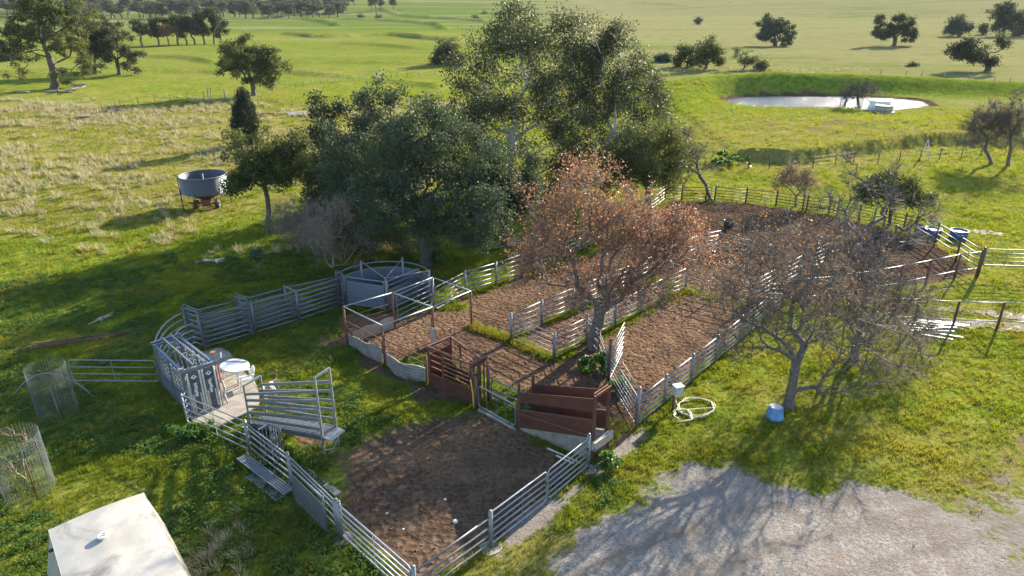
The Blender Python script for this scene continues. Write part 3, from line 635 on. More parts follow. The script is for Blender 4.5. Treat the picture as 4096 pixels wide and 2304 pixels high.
paddock('round grey-green tree left of the tallest gum crown', (1790, 264), [(1780,215,45,32,0),(1810,235,38,25,0),(1765,240,30,22,0)], 205, leaves=6000, leaf=.5)
paddock('dark round-headed tree in the far right paddock, nearest the gums', R3(738, 337), [R3(740,190)+(45,32,0), R3(690,220)+(28,30,0), R3(805,240)+(34,30,0), R3(750,250)+(50,22,0), R3(690,270)+(22,14,0), R3(840,275)+(14,14,0)], 206, 'leaf_dark', leaves=14000, leaf=.55, r0=.7)
paddock('weeping round tree in the far right paddock above the dam', R3(1615, 335), [R3(1640,180)+(50,30,0), R3(1560,210)+(36,28,0), R3(1710,220)+(34,32,0), R3(1620,250)+(60,22,0), R3(1730,260)+(16,18,0), R3(1530,260)+(14,20,0)], 207, 'leaf_far', leaves=14000, leaf=.55, hang=.6, r0=.7)
paddock('small round dark tree far right, beyond the weeping one', R3(2090, 262), [R3(2090,180)+(34,22,0), R3(2050,205)+(22,16,0), R3(2140,200)+(24,18,0)], 208, 'leaf_dark', leaves=5500, leaf=.75, r0=.6)
paddock('tiny upright tree between the small round tree and the right-hand clump', R3(2270, 250), [R3(2272,208)+(8,11,0), R3(2270,230)+(9,8,0)], 209, leaves=1500, leaf=.6, r0=.25)
paddock('tall open tree at the top right corner, left of a pair', R3(2425, 258), [R3(2450,100)+(34,22,0), R3(2410,150)+(26,30,0), R3(2390,205)+(16,22,0)], 210, leaves=6000, leaf=.75, r0=.5)
paddock('tall open tree at the top right corner, right of a pair', R3(2482, 260), [R3(2530,140)+(40,34,0), R3(2540,200)+(34,24,0), R3(2480,190)+(18,24,0)], 211, leaves=6000, leaf=.75, r0=.5)
paddock('wind-bent tree with bare leaning trunk above the right end of the dam bank', R3(2300, 532), [R3(2370,310)+(26,24,0), R3(2405,340)+(16,16,0), R3(2150,370)+(44,24,0), R3(2220,410)+(40,20,0), R3(2100,390)+(26,18,0), R3(2330,440)+(18,14,0)], 212, 'leaf_far', leaves=6500, leaf=.5, r0=.6, fork_h=3.2)
paddock('leafy tree behind the left end of the dam bank, tallest there', R3(230, 512), [R3(240,340)+(42,30,0), R3(300,400)+(28,26,0), R3(210,420)+(34,26,0), R3(310,440)+(20,14,0)], 213, 'leaf_olive', leaves=6000, leaf=.45, r0=.3)
paddock('low leafy tree beside the tallest one behind the dam bank', R3(95, 495), [R3(110,380)+(36,22,0), R3(70,430)+(32,22,0), R3(140,440)+(22,20,0), R3(35,450)+(14,14,0)], 214, 'leaf_olive', leaves=5000, leaf=.45, r0=.25)
paddock('sparse thin shrub behind the left end of the dam bank', R3(505, 512), [R3(490,395)+(30,20,0), R3(590,440)+(30,16,0), R3(650,470)+(14,12,0), R3(540,440)+(26,16,0)], 215, 'leaf_olive', leaves=1900, leaf=.4, r0=.16, fork_h=.7)
paddock('bush at the left edge below the tall ragged gum', R1(40, 440), [R1(40,390)+(36,24,0), R1(90,400)+(20,16,0)], 216, 'leaf_far', leaves=3000, leaf=.6, r0=.2, name='bush')
paddock('tiny lone tree on the far hillside above the tallest gum', R2(1032, 35), [R2(1033,18)+(9,6,0)], 217, 'leaf_dark', leaves=900, leaf=1.6, r0=.8)
paddock('lone tree with shadow on the far hillside right of the gums', R2(2352, 55), [R2(2352,33)+(12,8,0)], 218, 'leaf_dark', leaves=1200, leaf=1.4, r0=.8)
paddock('tiny stalk-like tree standing right of the mast', R3(180, 183), [R3(180,153)+(7,6,0)], 219, 'leaf_dark', leaves=700, leaf=.9, r0=.3)
paddock('pale open tree on the far slope at top right', R3(2205, 65), [R3(2225,20)+(18,12,0), R3(2190,45)+(14,7,0)], 220, leaves=1600, leaf=1.4, r0=.5)
for k, (x, y, lab) in enumerate([(1015, 135, 'small dark bush on the far slope just left of the gum crown'), (460, 98, 'small bush on the far slope, left of two close together'), (495, 95, 'small bush on the far slope, right of two close together'), (172, 127, 'bush at the end of the far tree belt'), (310, 132, 'flat bush right of the far tree belt'), (1082, 103, 'tiny bush beside the gum crown top')]):
    paddock(lab, R2(x, y+5), [R2(x, y-3)+(8, 5, 0)], 230+k, 'leaf_dark', leaves=500, leaf=1.0, r0=.2, name='bush')
for k, (x, y, w, lab) in enumerate([(2375, 460, 16, 'dark bush right of the slender gum, left of two'), (2412, 465, 12, 'paler bush right of the slender gum, right of two')]):
    paddock(lab, R2(x, y), [R2(x, y-28)+(w, 14, 0)], 240+k, 'leaf_dark', leaves=1800, leaf=.4, r0=.12, name='bush')
for k, (x, y, w, lab) in enumerate([(345, 98, 18, 'low bush beside the far mast'), (390, 96, 8, 'tiny bush beside the low bush near the mast'), (1750, 498, 10, 'grey bush alone on the slope above the dam bank'), (640, 515, 22, 'round bush behind the dam bank next to the sparse shrub')]):
    paddock(lab, R3(x, y), [R3(x, y-w*.7)+(w*.6, w*.45, 0)], 250+k, 'leaf_far', leaves=900, leaf=.5, r0=.15, name='bush')

# row of planted trees and the far belt: prototypes copied
def proto_core(seed, h, w, leaf, leaves, fork):
    rng = np.random.default_rng(seed); bl = []
    for k in range(7):
        a = rng.random()*6.28; rr = rng.random()*w*.55; zz = fork+(h-fork)*(.3+.6*rng.random())
        bl.append((math.cos(a)*rr, math.sin(a)*rr, zz, w*(.35+.25*rng.random()), w*(.35+.25*rng.random()), (h-fork)*(.18+.14*rng.random())))
    return tree_core((0, 0, -.3), (0, 0, fork), bl, dict(seed=seed, tips=90, leaves=leaves, leaf=leaf, aspect=1.9, hang=.25, spread=(leaf, leaf, leaf*.7), rtip=.05, r0=.35, seg=1.5, thick=.15))
PROT = []
for k in range(6):
    tv, tf, lv = proto_core(300+k, 11+k % 3*1.5, 3.4+.5*(k % 2), .8, 2600, 2.6)
    a = mesh_obj('trunk', tv, tf, 'bark_grey', None, True); b = mesh_obj('crown', lv[0], lv[1], 'leaf_far' if k < 5 else 'leaf_brown', None, False, {'tint': lv[2]})
    PROT.append((a.data, b.data)); bpy.data.objects.remove(a); bpy.data.objects.remove(b)
def far_tree(name, label, x, y, s, k, rz, group, wide=1.0):
    t = thing(name, label, 'tree', (x, y, gz(x, y)), group); t.rotation_euler[2] = rz; t.scale = (s*wide, s*wide, s*(.9+.2*random.random()))
    for nm, me in zip(('trunk', 'crown'), PROT[k]):
        c = bpy.data.objects.new(nm, me); col.objects.link(c); c.parent = t
    return t
random.seed(7)
row = [(1040, 345, .85, 'darkest tree at the left end of the planted row'), (1170, 335, .8, 'broad tree second from the left of the planted row'), (1240, 340, .55, 'low rusty-tinged tree in the planted row'), (1310, 332, .85, 'tall tree left of the middle of the planted row'), (1370, 330, .8, 'tree at the middle of the planted row'),
       (1430, 328, .8, 'reddish-topped tree right of the middle of the planted row'), (1500, 325, .82, 'tree third from the right of the planted row'), (1575, 322, .85, 'tree second from the right of the planted row'), (1625, 318, .75, 'tree at the right end of the planted row')]
for k, (x, y, s, lab) in enumerate(row):
    q = P(*R1(x, y)); far_tree('planted_tree', lab, q.x, q.y, s*1.02, 5 if k in (2,) else k % 5, random.random()*6, 'planted row of trees', 1.12)
GT = 'gums of the far belt'; n = 0
LAB = 'grey-green gum in the far tree belt along the top of the picture'
for x in np.arange(-40, 2480, 50):
    u, v = R1(x+random.uniform(-22, 22), 128+random.uniform(-8, 14)); q = P(u, v)
    far_tree('gum_tree', LAB, q.x, q.y, random.uniform(.9, 1.3), random.randrange(5), random.random()*6, GT, 1.7)
for x in np.arange(-40, 2600, 55):
    u, v = R1(x+random.uniform(-30, 30), 104+random.uniform(-16, 10)); q = P(u, v)
    far_tree('gum_tree', LAB, q.x, q.y, random.uniform(1.0, 1.4), random.randrange(5), random.random()*6, GT, 1.7)
for x in np.arange(0, 330, 24):
    u, v = R2(x+random.uniform(-15, 15), 108-x*.17+random.uniform(-10, 6)); q = P(u, v)
    far_tree('gum_tree', LAB, q.x, q.y, random.uniform(1.0, 1.4), random.randrange(5), random.random()*6, GT, 1.6)
for k in range(90):                          # scattered over the rise behind the belt
    a = math.radians(random.uniform(-40, -9)); d = random.uniform(680, 1150)
    far_tree('gum_tree', LAB, d*math.sin(a), d*math.cos(a), random.uniform(1.1, 1.7), random.randrange(5), random.random()*6, GT)
# ------------------------------------------------------------------ fences and gates
def post(root, p, h, r=.05, mat='galvanised', z0=-.25, cap=True, name='post', square=False):
    zb = gz(p[0], p[1])
    m_ = MB()
    if square: m_.bar(V3(p, zb+z0), V3(p, zb+h), r*2, r*2)
    else:
        m_.tube(V3(p, zb+z0), V3(p, zb+h), r, n=10)
        if cap: m_.tube(V3(p, zb+h), V3(p, zb+h+.03), r*1.08, r*.6, n=10)
    return m_.build(name, mat, root, not square)
def rails_between(root, a, b, zs, r, mat, flat=1.0, ext=.0, name='rail'):
    za, zb = gz(*a[:2]), gz(*b[:2]); d = (Vector(b[:2])-Vector(a[:2])).normalized()*ext
    for z in zs: T((a[0]-d.x, a[1]-d.y, za+z), (b[0]+d.x, b[1]+d.y, zb+z), r, name, mat, root, flat=flat, n=8)
def wire_panel(root, a, b, z0, z1, sx=.1, sz=.1, r=.0035, mat='dark_rust', name='wire_mesh'):
    a = Vector(a[:2]); b = Vector(b[:2]); L = (b-a).length; m_ = MB(); za, zb = gz(*a), gz(*b)
    for k in range(int(L/sx)+1):
        q = a.lerp(b, min(1, k*sx/L)); zg = za+(zb-za)*k*sx/L; m_.tube(V3(q, zg+z0), V3(q, zg+z1), r, n=3, cap=False)
    for k in range(int((z1-z0)/sz)+1): m_.tube(V3(a, za+z0+k*sz), V3(b, zb+z0+k*sz), r, n=3, cap=False)
    o = m_.build(name, mat, root); o['kind'] = 'stuff'; return o
def fence(name, label, pts, zs, h=1.4, pr=.05, rr=.028, pm='galvanised', rm='galvanised', flat=1.0, mesh=None, skip=(), cat='fence', group=None, stays=0, noposts=()):
    t = thing(name, label, cat, on(pts[0]), group)
    for i, p in enumerate(pts):
        if i not in noposts: post(t, p, h[i] if isinstance(h, (list, tuple)) else h, pr, pm)
    for i in range(len(pts)-1):
        if i in skip: continue
        rails_between(t, pts[i], pts[i+1], zs, rr, rm, flat)
        if mesh: wire_panel(t, pts[i], pts[i+1], *mesh)
        for k in range(stays):
            q = lerp(V3(pts[i], 0), V3(pts[i+1], 0), (k+1)/(stays+1)); z = gz(q.x, q.y)
            MB().bar((q.x, q.y, z+zs[0]-.03), (q.x, q.y, z+zs[-1]+.03), .012, .04).build('stay', rm, t)
    return t
def rounded(a, b, z0, z1, c=.14, k=4):
    a = Vector(a[:2]); b = Vector(b[:2]); L = (b-a).length; e = (b-a)/L; pts = []
    for (sx, sz, a0) in ((c, z0+c, math.pi), (L-c, z0+c, 1.5*math.pi), (L-c, z1-c, 0), (c, z1-c, .5*math.pi)):
        for i in range(k+1):
            th = a0+i/k*math.pi/2; q = a+e*(sx+c*math.cos(th)); pts.append((q.x, q.y, sz+c*math.sin(th)))
    return pts
def gate(label, a, b, z0=.18, z1=1.3, n=6, r=.024, mat='galvanised_bright', stays=(.5,), name='gate', brace=False, sheet=None, mesh=None, group=None, latch=True, cat='gate', top_only=False):
    g = gz(a[0], a[1]); t = thing(name, label, cat, (a[0], a[1], g), group); z0 += g; z1 += g
    MB().path(rounded(a, b, z0, z1), r*1.15, 8, True).build('frame', mat, t, True)
    A = Vector(a[:2]); B = Vector(b[:2])
    for k in range(1, n-1):
        z = z0+(z1-z0)*k/(n-1); T(V3(A, z), V3(B, z), r, 'rail', mat, t, n=8)
    for s in stays:
        q = A.lerp(B, s); MB().bar(V3(q, z0), V3(q, z1), .014, .045).build('stay', mat, t)
    if brace: T(V3(A, z0+.05), V3(B, z1-.05), r*.8, 'brace', mat, t, n=6)
    if mesh: wire_panel(t, a, b, *mesh)
    if latch:
        q = A.lerp(B, .985); MB().box(V3(q, (z0+z1)/2+.15), (.07, .07, .12), 0).build('latch', 'black_steel', t)
    return t

pA, pP1, pP2, pP3, pP4 = XY(1370, 2155), XY(1652, 2264, 1.42), XY(1964, 2191), XY(2187, 2014), XY(2349, 1877)
Q1, Q2 = XY(1001, 1812), XY(1170, 1949)
R5Z = [.22, .46, .70, .96, 1.28]
# front yard
fence('rail_fence', 'heavy four-rail galvanised fence bay at the bottom corner of the front yard', [pP1, pP2], [.25, .55, .85, 1.2], 1.42, .065, .04, flat=.6)
gate('long six-rail gate with one upright, left of the double gates', pP2, XY(2184, 2017), .15, 1.36, 6, .026, stays=(.55,))
gate('shorter six-rail gate meeting the long one, ending at the loading ramp', XY(2190, 2011), pP4, .15, 1.33, 6, .026, stays=())
t = thing('gate_post', 'galvanised post beside the timber end of the rusty loading ramp', 'post', on(pP4)); post(t, pP4, 1.5, .06)
gate('six-rail gate with one upright between the bottom corner and the double posts', pA, XY(1640, 2262, 1.40), .15, 1.32, 6, .026, stays=(.5,))
t = thing('double_post', 'thick pair of galvanised posts between the front gate and sheeted gate', 'post', on(pA))
post(t, pA, 1.45, .075); post(t, (pA[0]-.17, pA[1]+.13), 1.35, .05)
for p, lab in ((pA, 'pale concrete footing under the thick pair of posts'), (pP2, 'pale concrete footing under the post left of the double gates'), (pP4, 'pale concrete footing under the post beside the ramp')):
    m_ = MB(); g = gz(*p); rnd = random.Random(int(p[0]*100)); nn = 11
    m_.slab([(p[0]+(.3+.12*rnd.random())*math.cos(6.283*k/nn), p[1]-.05+(.26+.1*rnd.random())*math.sin(6.283*k/nn)) for k in range(nn)], g-.1, g+.045)
    tag(m_.build('concrete_footing', 'concrete'), lab, 'footing', 'concrete footings of the front fence')
# left side: race of rails leading to the crush
fence('rail_fence', 'galvanised rails of the narrow side race behind the sheeted gate', [Q1, Q2, (pA[0]-.1, pA[1]+.1)], [.3, .6, .9, 1.15, 1.34], 1.45, .06, .028)
a, b = Vector(XY(1182, 2012)), Vector(XY(1312, 2143)); t = thing('sheeted_gate', 'solid grey steel sheet gate with ribs slung outside the narrow side race', 'gate', on(a))
zg = gz(*a)
for p in (a, b): post(t, p, 1.55, .03, 'galvanised_dull', 0.02, False, 'end_post')
MB().wall([a, b], zg+.12, zg+1.18, .012).build('sheet', 'galvanised_dull', t)
for k in range(6): MB().bar(V3(a, zg+.2+.17*k), V3(b, zg+.2+.17*k), .05, .035).build('rib', 'galvanised_dull', t)
T(V3(a, zg+1.48), V3(b, zg+1.48), .032, 'top_rail', 'galvanised', t)
# catwalk outside the race
a, b = Vector(XY(985, 1819, .2)), Vector(XY(1176, 1962, .2)); t = thing('catwalk', 'grey steel mesh catwalk with lower step along the narrow side race', 'walkway', on(a)); e = (b-a).normalized(); nrm = Vector((e.y, -e.x)) if e.x < 0 or e.y < 0 else Vector((-e.y, e.x))
nrm = Vector((e.y, -e.x));
if nrm.y > 0: nrm = -nrm
def plank(root, a, b, w, z, name, mat='galvanised_bright'):
    L = (b-a).length; e = (b-a)/L; n_ = Vector((e.y, -e.x)); n_ = -n_ if n_.y > 0 else n_
    m_ = MB()
    for k in range(int(L/.06)): m_.bar(V3(a+e*(k*.06+.02), z), V3(a+e*(k*.06+.02)+n_*w, z), .022, .02)
    m_.bar(V3(a, z), V3(b, z), .03, .05); m_.bar(V3(a+n_*w, z), V3(b+n_*w, z), .03, .05)
    for k in range(3): m_.bar(V3(a+n_*w*(k+1)/4, z), V3(b+n_*w*(k+1)/4, z), .02, .03)
    return m_.build(name, mat, root)
plank(t, a, b, .36, .24, 'deck'); c = a+e*1.0+nrm*.37; plank(t, c, b+nrm*.37-e*.1, .24, .09, 'step')
for k in range(4):
    q = a.lerp(b, .06+.29*k); MB().bar(V3(q+nrm*.03, -.1), V3(q+nrm*.03, .5), .045, .045).build('bracket', 'galvanised', t); MB().bar(V3(q+nrm*.36, -.1), V3(q+nrm*.34, .23), .03, .03).build('leg', 'galvanised', t)
# gate run from the crush to the race
cL = XY(752, 1700)
gate('five-rail gate with upright closing the concrete pad in front of the crush', cL, Q1, .16, 1.38, 5, .022, stays=(.5,), latch=False)
# V-shaped backing gates of upright bars inside the race
def bar_gate(label, a, b, z1, n):
    t = thing('bar_gate', label, 'gate', on(a), 'backing gates of upright bars'); A, B = Vector(a), Vector(b)
    MB().bar(V3(A, z1), V3(B, z1), .045, .045).build('top_bar', 'galvanised', t); MB().bar(V3(A, .12), V3(B, .12), .045, .045).build('bottom_bar', 'galvanised', t)
    for k in range(n): q = A.lerp(B, k/(n-1)); MB().bar(V3(q, .02 if k in (0, n-1) else .12), V3(q, z1), .032, .032).build('upright', 'galvanised', t)
v0, v1, v2 = XY(*R7(1728, 475), z=1.3), XY(*R7(1655, 512), z=1.3), XY(*R7(1795, 505), z=1.3)
bar_gate('backing gate of upright bars in the side race, left wing of the V', v1, (v0[0]-.03, v0[1]), 1.3, 4); bar_gate('backing gate of upright bars in the side race, right wing of the V', (v0[0]+.03, v0[1]-.03), v2, 1.3, 5)
v3 = XY(*R7(1730, 555), z=1.3); bar_gate('backing gate of upright bars nearest the loading race rails', (v2[0]-.04, v2[1]-.06), v3, 1.3, 4)
# strip of concrete floor in the race and pad under the crush
def slab_obj(name, pts, z1, mat='concrete', z0=-.15):
    return struct(MB().slab(pts, z0, z1).build(name, mat))
slab_obj('concrete_strip', [XY(*R7(*q)) for q in [(1900,745),(1965,752),(2080,840),(2190,915),(2150,945),(2060,870)]], .05)
def R3b(x, y): return 560+x*.41398, 1300+y*.41398
slab_obj('concrete_pad', [XY(*R3b(*q)) for q in [(590,275),(640,250),(760,225),(830,238),(880,290),(960,400),(1085,545),(1180,690),(1140,790),(1040,865),(930,905),(740,995),(600,1000),(510,940),(420,800),(300,620),(180,420),(350,380)]], .06)

# ------------------------------------------------------------------ cattle race
HZ = 1.78
inn = [XY(819, 1402), XY(1023, 1340), XY(1199, 1289), XY(1385, 1222)]
out = [XY(734, 1247, HZ), XY(954, 1198, HZ), XY(1137, 1149, HZ), XY(1352, 1101, HZ)]
RZ = [.16, .42, .66, .90, 1.16, 1.42, 1.70]
fence('race_fence', 'near side of the long galvanised cattle race, seven oval rails', inn, RZ, [1.95, 1.86, 1.72, 1.86], .055, .05, 'galvanised_dull', 'galvanised_dull', flat=.5)
fence('race_fence', 'far side of the long galvanised cattle race along the grass', out, RZ, [1.95, 1.86, 1.8, 1.86], .055, .05, 'galvanised_dull', 'galvanised_dull', flat=.5)
def arc(a, c, b, n=9):
    a, c, b = Vector(a), Vector(c), Vector(b); return [(1-t)**2*a+2*t*(1-t)*c+t*t*b for t in [i/n for i in range(n+1)]]
for lab, a, c, b in (('outer curved rails where the race bends into the crush', out[0], XY(628, 1290, HZ), XY(616, 1384, HZ)), ('inner curved rails where the race bends into the crush', XY(771, 1293, HZ), XY(700, 1310, HZ), XY(700, 1350, HZ))):
    t = thing('race_bend', lab, 'fence', on(a), 'curved rails of the race bend'); pts = arc(a, c, b)
    for z in (.2, .5, .8, 1.1, 1.42, 1.75): MB().path([V3(p, z) for p in pts], .035, 8).build('rail', 'galvanised', t, True)
    post(t, b, 1.8, .05)
def slide_frame(lab, a, b, closed):
    a, b = Vector(a), Vector(b); t = thing('slide_gate', lab, 'gate', on(a), 'slide gates across the race'); e = (b-a).normalized(); s = Vector((-e.y, e.x))*.08
    for o_ in (s, -s):
        for p in (a, b): MB().bar(V3(p+o_, -.15), V3(p+o_, 1.98), .06, .06).build('upright', 'galvanised_dull', t)
    for o_ in (s, -s): MB().bar(V3(a+o_-e*.05, 2.0), V3(b+o_+e*.05, 2.0), .05, .07).build('head_rail', 'galvanised_dull', t)
    if closed:
        for k in range(6): MB().bar(V3(a, .2+.3*k), V3(b, .2+.3*k), .04, .06).build('bar', 'galvanised', t)
    MB().box(V3(b, 2.08), (.1, .14, .1), .4).build('pulley', 'black_steel', t)
    MB().box(V3(a, 2.07), (.09, .09, .09), .4).build('latch', 'black_steel', t)
nb = lambda p, q, k: tuple(Vector(p).lerp(Vector(q), k))
slide_frame('slide gate with crossbars nearest the crush end of the race', nb(inn[0], inn[1], .035), nb(out[0], out[1], .035), True)
slide_frame('slide gate in the middle of the long race', nb(inn[1], inn[2], -.04), nb(out[1], out[2], -.04), True)
slide_frame('slide gate where the race meets the round forcing pen', nb(inn[3], inn[2], .03), nb(out[3], out[2], .03), True)
t = thing('race_bow', 'flat steel bow joining both race sides between two slide gates', 'frame', on(inn[2])); MB().bar(V3(inn[2], 1.75), V3(out[2], 1.84), .06, .05).build('cross_bar', 'galvanised', t)
m_ = MB(); g = gz(*inn[2]); m_.slab([(inn[2][0]+.25*math.cos(k)+.08, inn[2][1]-.12+.2*math.sin(k)) for k in np.linspace(0, 5.6, 9)], g-.1, g+.04); tag(m_.build('concrete_footing', 'concrete'), 'small pale concrete footing at the middle post of the race', 'footing')

# ------------------------------------------------------------------ cattle crush
ZC = 1.95
fl, fr, rl, rr_ = [Vector(XY(*q, z=ZC)) for q in ((732, 1492), (858, 1456), (618, 1382), (716, 1348))]
t = thing('cattle_crush', 'blue-grey steel cattle crush with closed head gates beside the white table', 'crush', on(fl))
for p in (fl, fr, rl, rr_, fl.lerp(rl, .5), fr.lerp(rr_, .5)): MB().bar(V3(p, 0), V3(p, ZC), .1, .1).build('post', 'galvanised_dull', t)
for a, b, nm in ((fl, rl, 'left'), (fr, rr_, 'right')):
    MB().bar(V3(a, ZC), V3(b, ZC), .10, .12).build('top_beam', 'blue_steel', t)
    MB().bar(V3(a, .08), V3(b, .08), .12, .12).build('base_beam', 'galvanised_dull', t)
    for k in range(5): MB().bar(V3(a, .95+.19*k), V3(b, .95+.19*k), .05, .09).build('side_rail', 'galvanised', t)
    for k in range(2):
        p, q = a.lerp(b, .04+.5*k), a.lerp(b, .46+.5*k); d_ = MB().wall([p, q], .15, .82, .03).build('side_gate', 'blue_steel' if nm == 'left' else 'galvanised_dull', t)
        for z in (.3, .5, .7): MB().bar(V3(p, z), V3(q, z), .06, .04).build('rib', 'galvanised_dull', d_)
    for k in range(7): p = a.lerp(b, .08+.14*k); MB().bar(V3(p, .85), V3(p, ZC-.05), .035, .05).build('upright', 'galvanised_dull', t)
e = (fr-fl).normalized(); back = (rl-fl).normalized()
MB().bar(V3(fl-e*.08, ZC+.06), V3(fr+e*.1, ZC+.06), .12, .14).build('head_beam', 'galvanised', t)
MB().bar(V3(rl-e*.12, ZC+.1), V3(rr_+e*.1, ZC+.1), .1, .14).build('rear_beam', 'blue_steel', t); MB().bar(V3(rl-e*.1-back*.16, ZC+.06), V3(rr_+e*.1-back*.16, ZC+.06), .08, .1).build('rear_beam', 'galvanised', t)
MB().box(V3(fl-e*.06, ZC+.17), (.2, .12, .09), .6).build('end_cap', 'galvanised_bright', t)
for k in range(2):                                     # the two closed head-gate doors
    a, b = fl.lerp(fr, .06+.47*k)-back*.08, fl.lerp(fr, .46+.47*k)-back*.08
    d_ = MB().wall([a, b], .12, ZC-.04, .05).build('head_door', 'dark_panel', t)
    for s in (.02, .98): q = a.lerp(b, s)-back*.05; MB().bar(V3(q, .1), V3(q, ZC-.02), .06, .05).build('edge_bar', 'bleached_wood', d_)
    c = a.lerp(b, .5)-back*.034
    m_ = MB(); rnd = random.Random(k+3)
    for s in range(9): m_.box(V3(c+e*rnd.uniform(-.02, .02), .85+.07*s), (.09+.04*rnd.random(), .012, .052), math.atan2(e.y, e.x))
    m_.build('white_lettering', 'white_plastic', d_)
    q = a.lerp(b, .5)-back*.034; ex = V3(e, 0)
    m_ = MB(); z = 1.70; pp = V3(q, z)
    m_.add([pp-ex*.12, pp+Vector((0, 0, -.10)), pp+ex*.12, pp+Vector((0, 0, .10))], [(0, 1, 2, 3)]); m_.build('diamond_sticker', 'white_plastic', d_)
    pp = pp-V3(back, 0)*.004; m_ = MB(); m_.add([pp-ex*.05, pp+Vector((0, 0, -.03)), pp+ex*.055+Vector((0, 0, .02)), pp+Vector((0, 0, .05))], [(0, 1, 2, 3)]); m_.build('sticker_mark', 'black_plastic', d_)
    for s in (.2, .8): q = a.lerp(b, s)-back*.05; MB().bar(V3(q, .15), V3(q, .95), .045, .04).build('stiffener', 'bleached_wood', d_)
    q0, q1 = a.lerp(b, .12)-back*.05, a.lerp(b, .88)-back*.05; MB().bar(V3(q0, 1.42+.0*k), V3(q1, 1.52), .03, .06).build('strut', 'galvanised_dull', d_)
# squeeze linkages over the top
for k in range(4):
    s = .2+.2*k; a, b = fl.lerp(rl, s), fr.lerp(rr_, s); p, q = a.lerp(b, .34), a.lerp(b, .72)
    m_ = MB(); m_.bar(V3(p, 1.55), V3(p, 2.12), .05, .05); m_.bar(V3(q, 1.55), V3(q, 2.12), .05, .05); m_.bar(V3(p, 2.12), V3(q, 2.12), .05, .05); m_.bar(V3(p, 2.05), V3(q, 1.6), .035, .035)
    m_.build('squeeze_link', 'galvanised_bright', t)
for s in (.36, .7):
    MB().bar(V3(fl.lerp(fr, s), 2.16), V3(rl.lerp(rr_, s), 2.16), .06, .06).build('squeeze_bar', 'galvanised', t)
MB().path([V3(fr, 1.98), V3(fr+e*.25-back*.1, 2.2), V3(fr+e*.42+back*.35, 2.2), V3(fr+e*.1+back*.5, 2.02)], .025, 6).build('lever_frame', 'galvanised_bright', t)
MB().box(V3(fr+e*.2+back*.6, 2.2), (.18, .1, .02), .3, .4).build('orange_tag', 'orange_paint', t)
MB().bar(V3(fr+e*.09-back*.09, 1.1), V3(fr+e*.09-back*.09, 1.85), .05, .05).build('red_lever', 'red_paint', t)
MB().path([V3(fr+e*.12-back*.1, 1.2), V3(fr+e*.16-back*.14, .8), V3(fr+e*.1-back*.14, .55), V3(fr+e*.16-back*.14, .2)], .04, 6).build('tan_strap', 'timber', t)
MB().tube(V3(fr+e*.2-back*.05, 0.0), V3(fr+e*.15-back*.05, 1.3), .03, n=6).build('side_rod', 'galvanised_bright', t)
p = fl.lerp(rl, .02)-back*.45; t = fence('rail_fence', 'short steep rail panel between the head gates and the pad gate', [tuple(fl-back*.2), cL], [.25, .5, .75, 1.0, 1.3], [1.4, 1.42], .03, .022, 'galvanised_bright', 'galvanised_bright')

# ------------------------------------------------------------------ white table, stick and chair
tc = P(939, 1459, .78); t = thing('plastic_table', 'oval white plastic table standing on the concrete pad', 'table', (tc.x, tc.y, .06))
def oval(n=28, a=.66, b=.52, rot=-.5):
    o_ = []
    for k in range(n):
        th = 2*math.pi*k/n; x, y = a*math.copysign(abs(math.cos(th))**.85, math.cos(th)), b*math.copysign(abs(math.sin(th))**.85, math.sin(th)); o_.append((x*math.cos(rot)-y*math.sin(rot), x*math.sin(rot)+y*math.cos(rot)))
    return o_
MB().slab([(tc.x+x, tc.y+y) for x, y in oval()], .735, .765).build('table_top', 'white_plastic', t); MB().wall([(tc.x+x*.97, tc.y+y*.97) for x, y in oval()+oval()[:1]], .68, .734, .015).build('rim', 'white_plastic', t)
for sx, sy in ((1, 1), (1, -1), (-1, 1), (-1, -1)):
    x, y = sx*.42, sy*.3; x, y = x*math.cos(-.5)-y*math.sin(-.5), x*math.sin(-.5)+y*math.cos(-.5)
    MB().tube((tc.x+x*1.15, tc.y+y*1.15, .06), (tc.x+x, tc.y+y, .735), .028, .04, n=8).build('leg', 'white_plastic', t, True)
a, b = P(900, 1444, .79), P(985, 1447, .79); tag(MB().tube(a, b, .016, n=8).build('black_stick', 'black_plastic', None, True), 'thin black stick lying across the white table', 'stick')
cc_ = P(*R3b(1040, 600)); ct = thing('plastic_chair', 'white plastic armchair beside the oval table', 'chair', (cc_.x, cc_.y, .06)); f_ = Vector((-.86, -.5)).normalized(); s_ = Vector((-f_.y, f_.x)); C0 = Vector((cc_.x, cc_.y))
def CP(fw, sd, z): q = C0+f_*fw+s_*sd; return (q.x, q.y, z)
m_ = MB()
m_.add([CP(.26,.22,.46), CP(.26,-.22,.46), CP(-.22,-.2,.43), CP(-.22,.2,.43), CP(.26,.22,.485), CP(.26,-.22,.485), CP(-.22,-.2,.455), CP(-.22,.2,.455)], [(0,1,2,3),(7,6,5,4),(0,4,5,1),(1,5,6,2),(2,6,7,3),(3,7,4,0)]); m_.build('seat', 'white_plastic', ct)
m_ = MB(); bk = [(-.22-.09*z/.42, s*(.2+.03*z/.42), .46+z) for z in (0, .42) for s in (-1, 1)]
for k in range(5): s0 = -.2+.09*k; m_.add([CP(-.22, s0, .46), CP(-.22, s0+.05, .46), CP(-.33, s0*1.1+.055, .84), CP(-.33, s0*1.1, .84), CP(-.24, s0, .46), CP(-.24, s0+.05, .46), CP(-.35, s0*1.1+.055, .84), CP(-.35, s0*1.1, .84)], [(0,1,2,3),(7,6,5,4),(0,4,5,1),(1,5,6,2),(2,6,7,3),(3,7,4,0)])
m_.path([CP(-.23,-.24,.46), CP(-.33,-.25,.8), CP(-.36,-.15,.9), CP(-.37,0,.92), CP(-.36,.15,.9), CP(-.33,.25,.8), CP(-.23,.24,.46)], .022, 6); m_.build('backrest', 'white_plastic', ct, False)
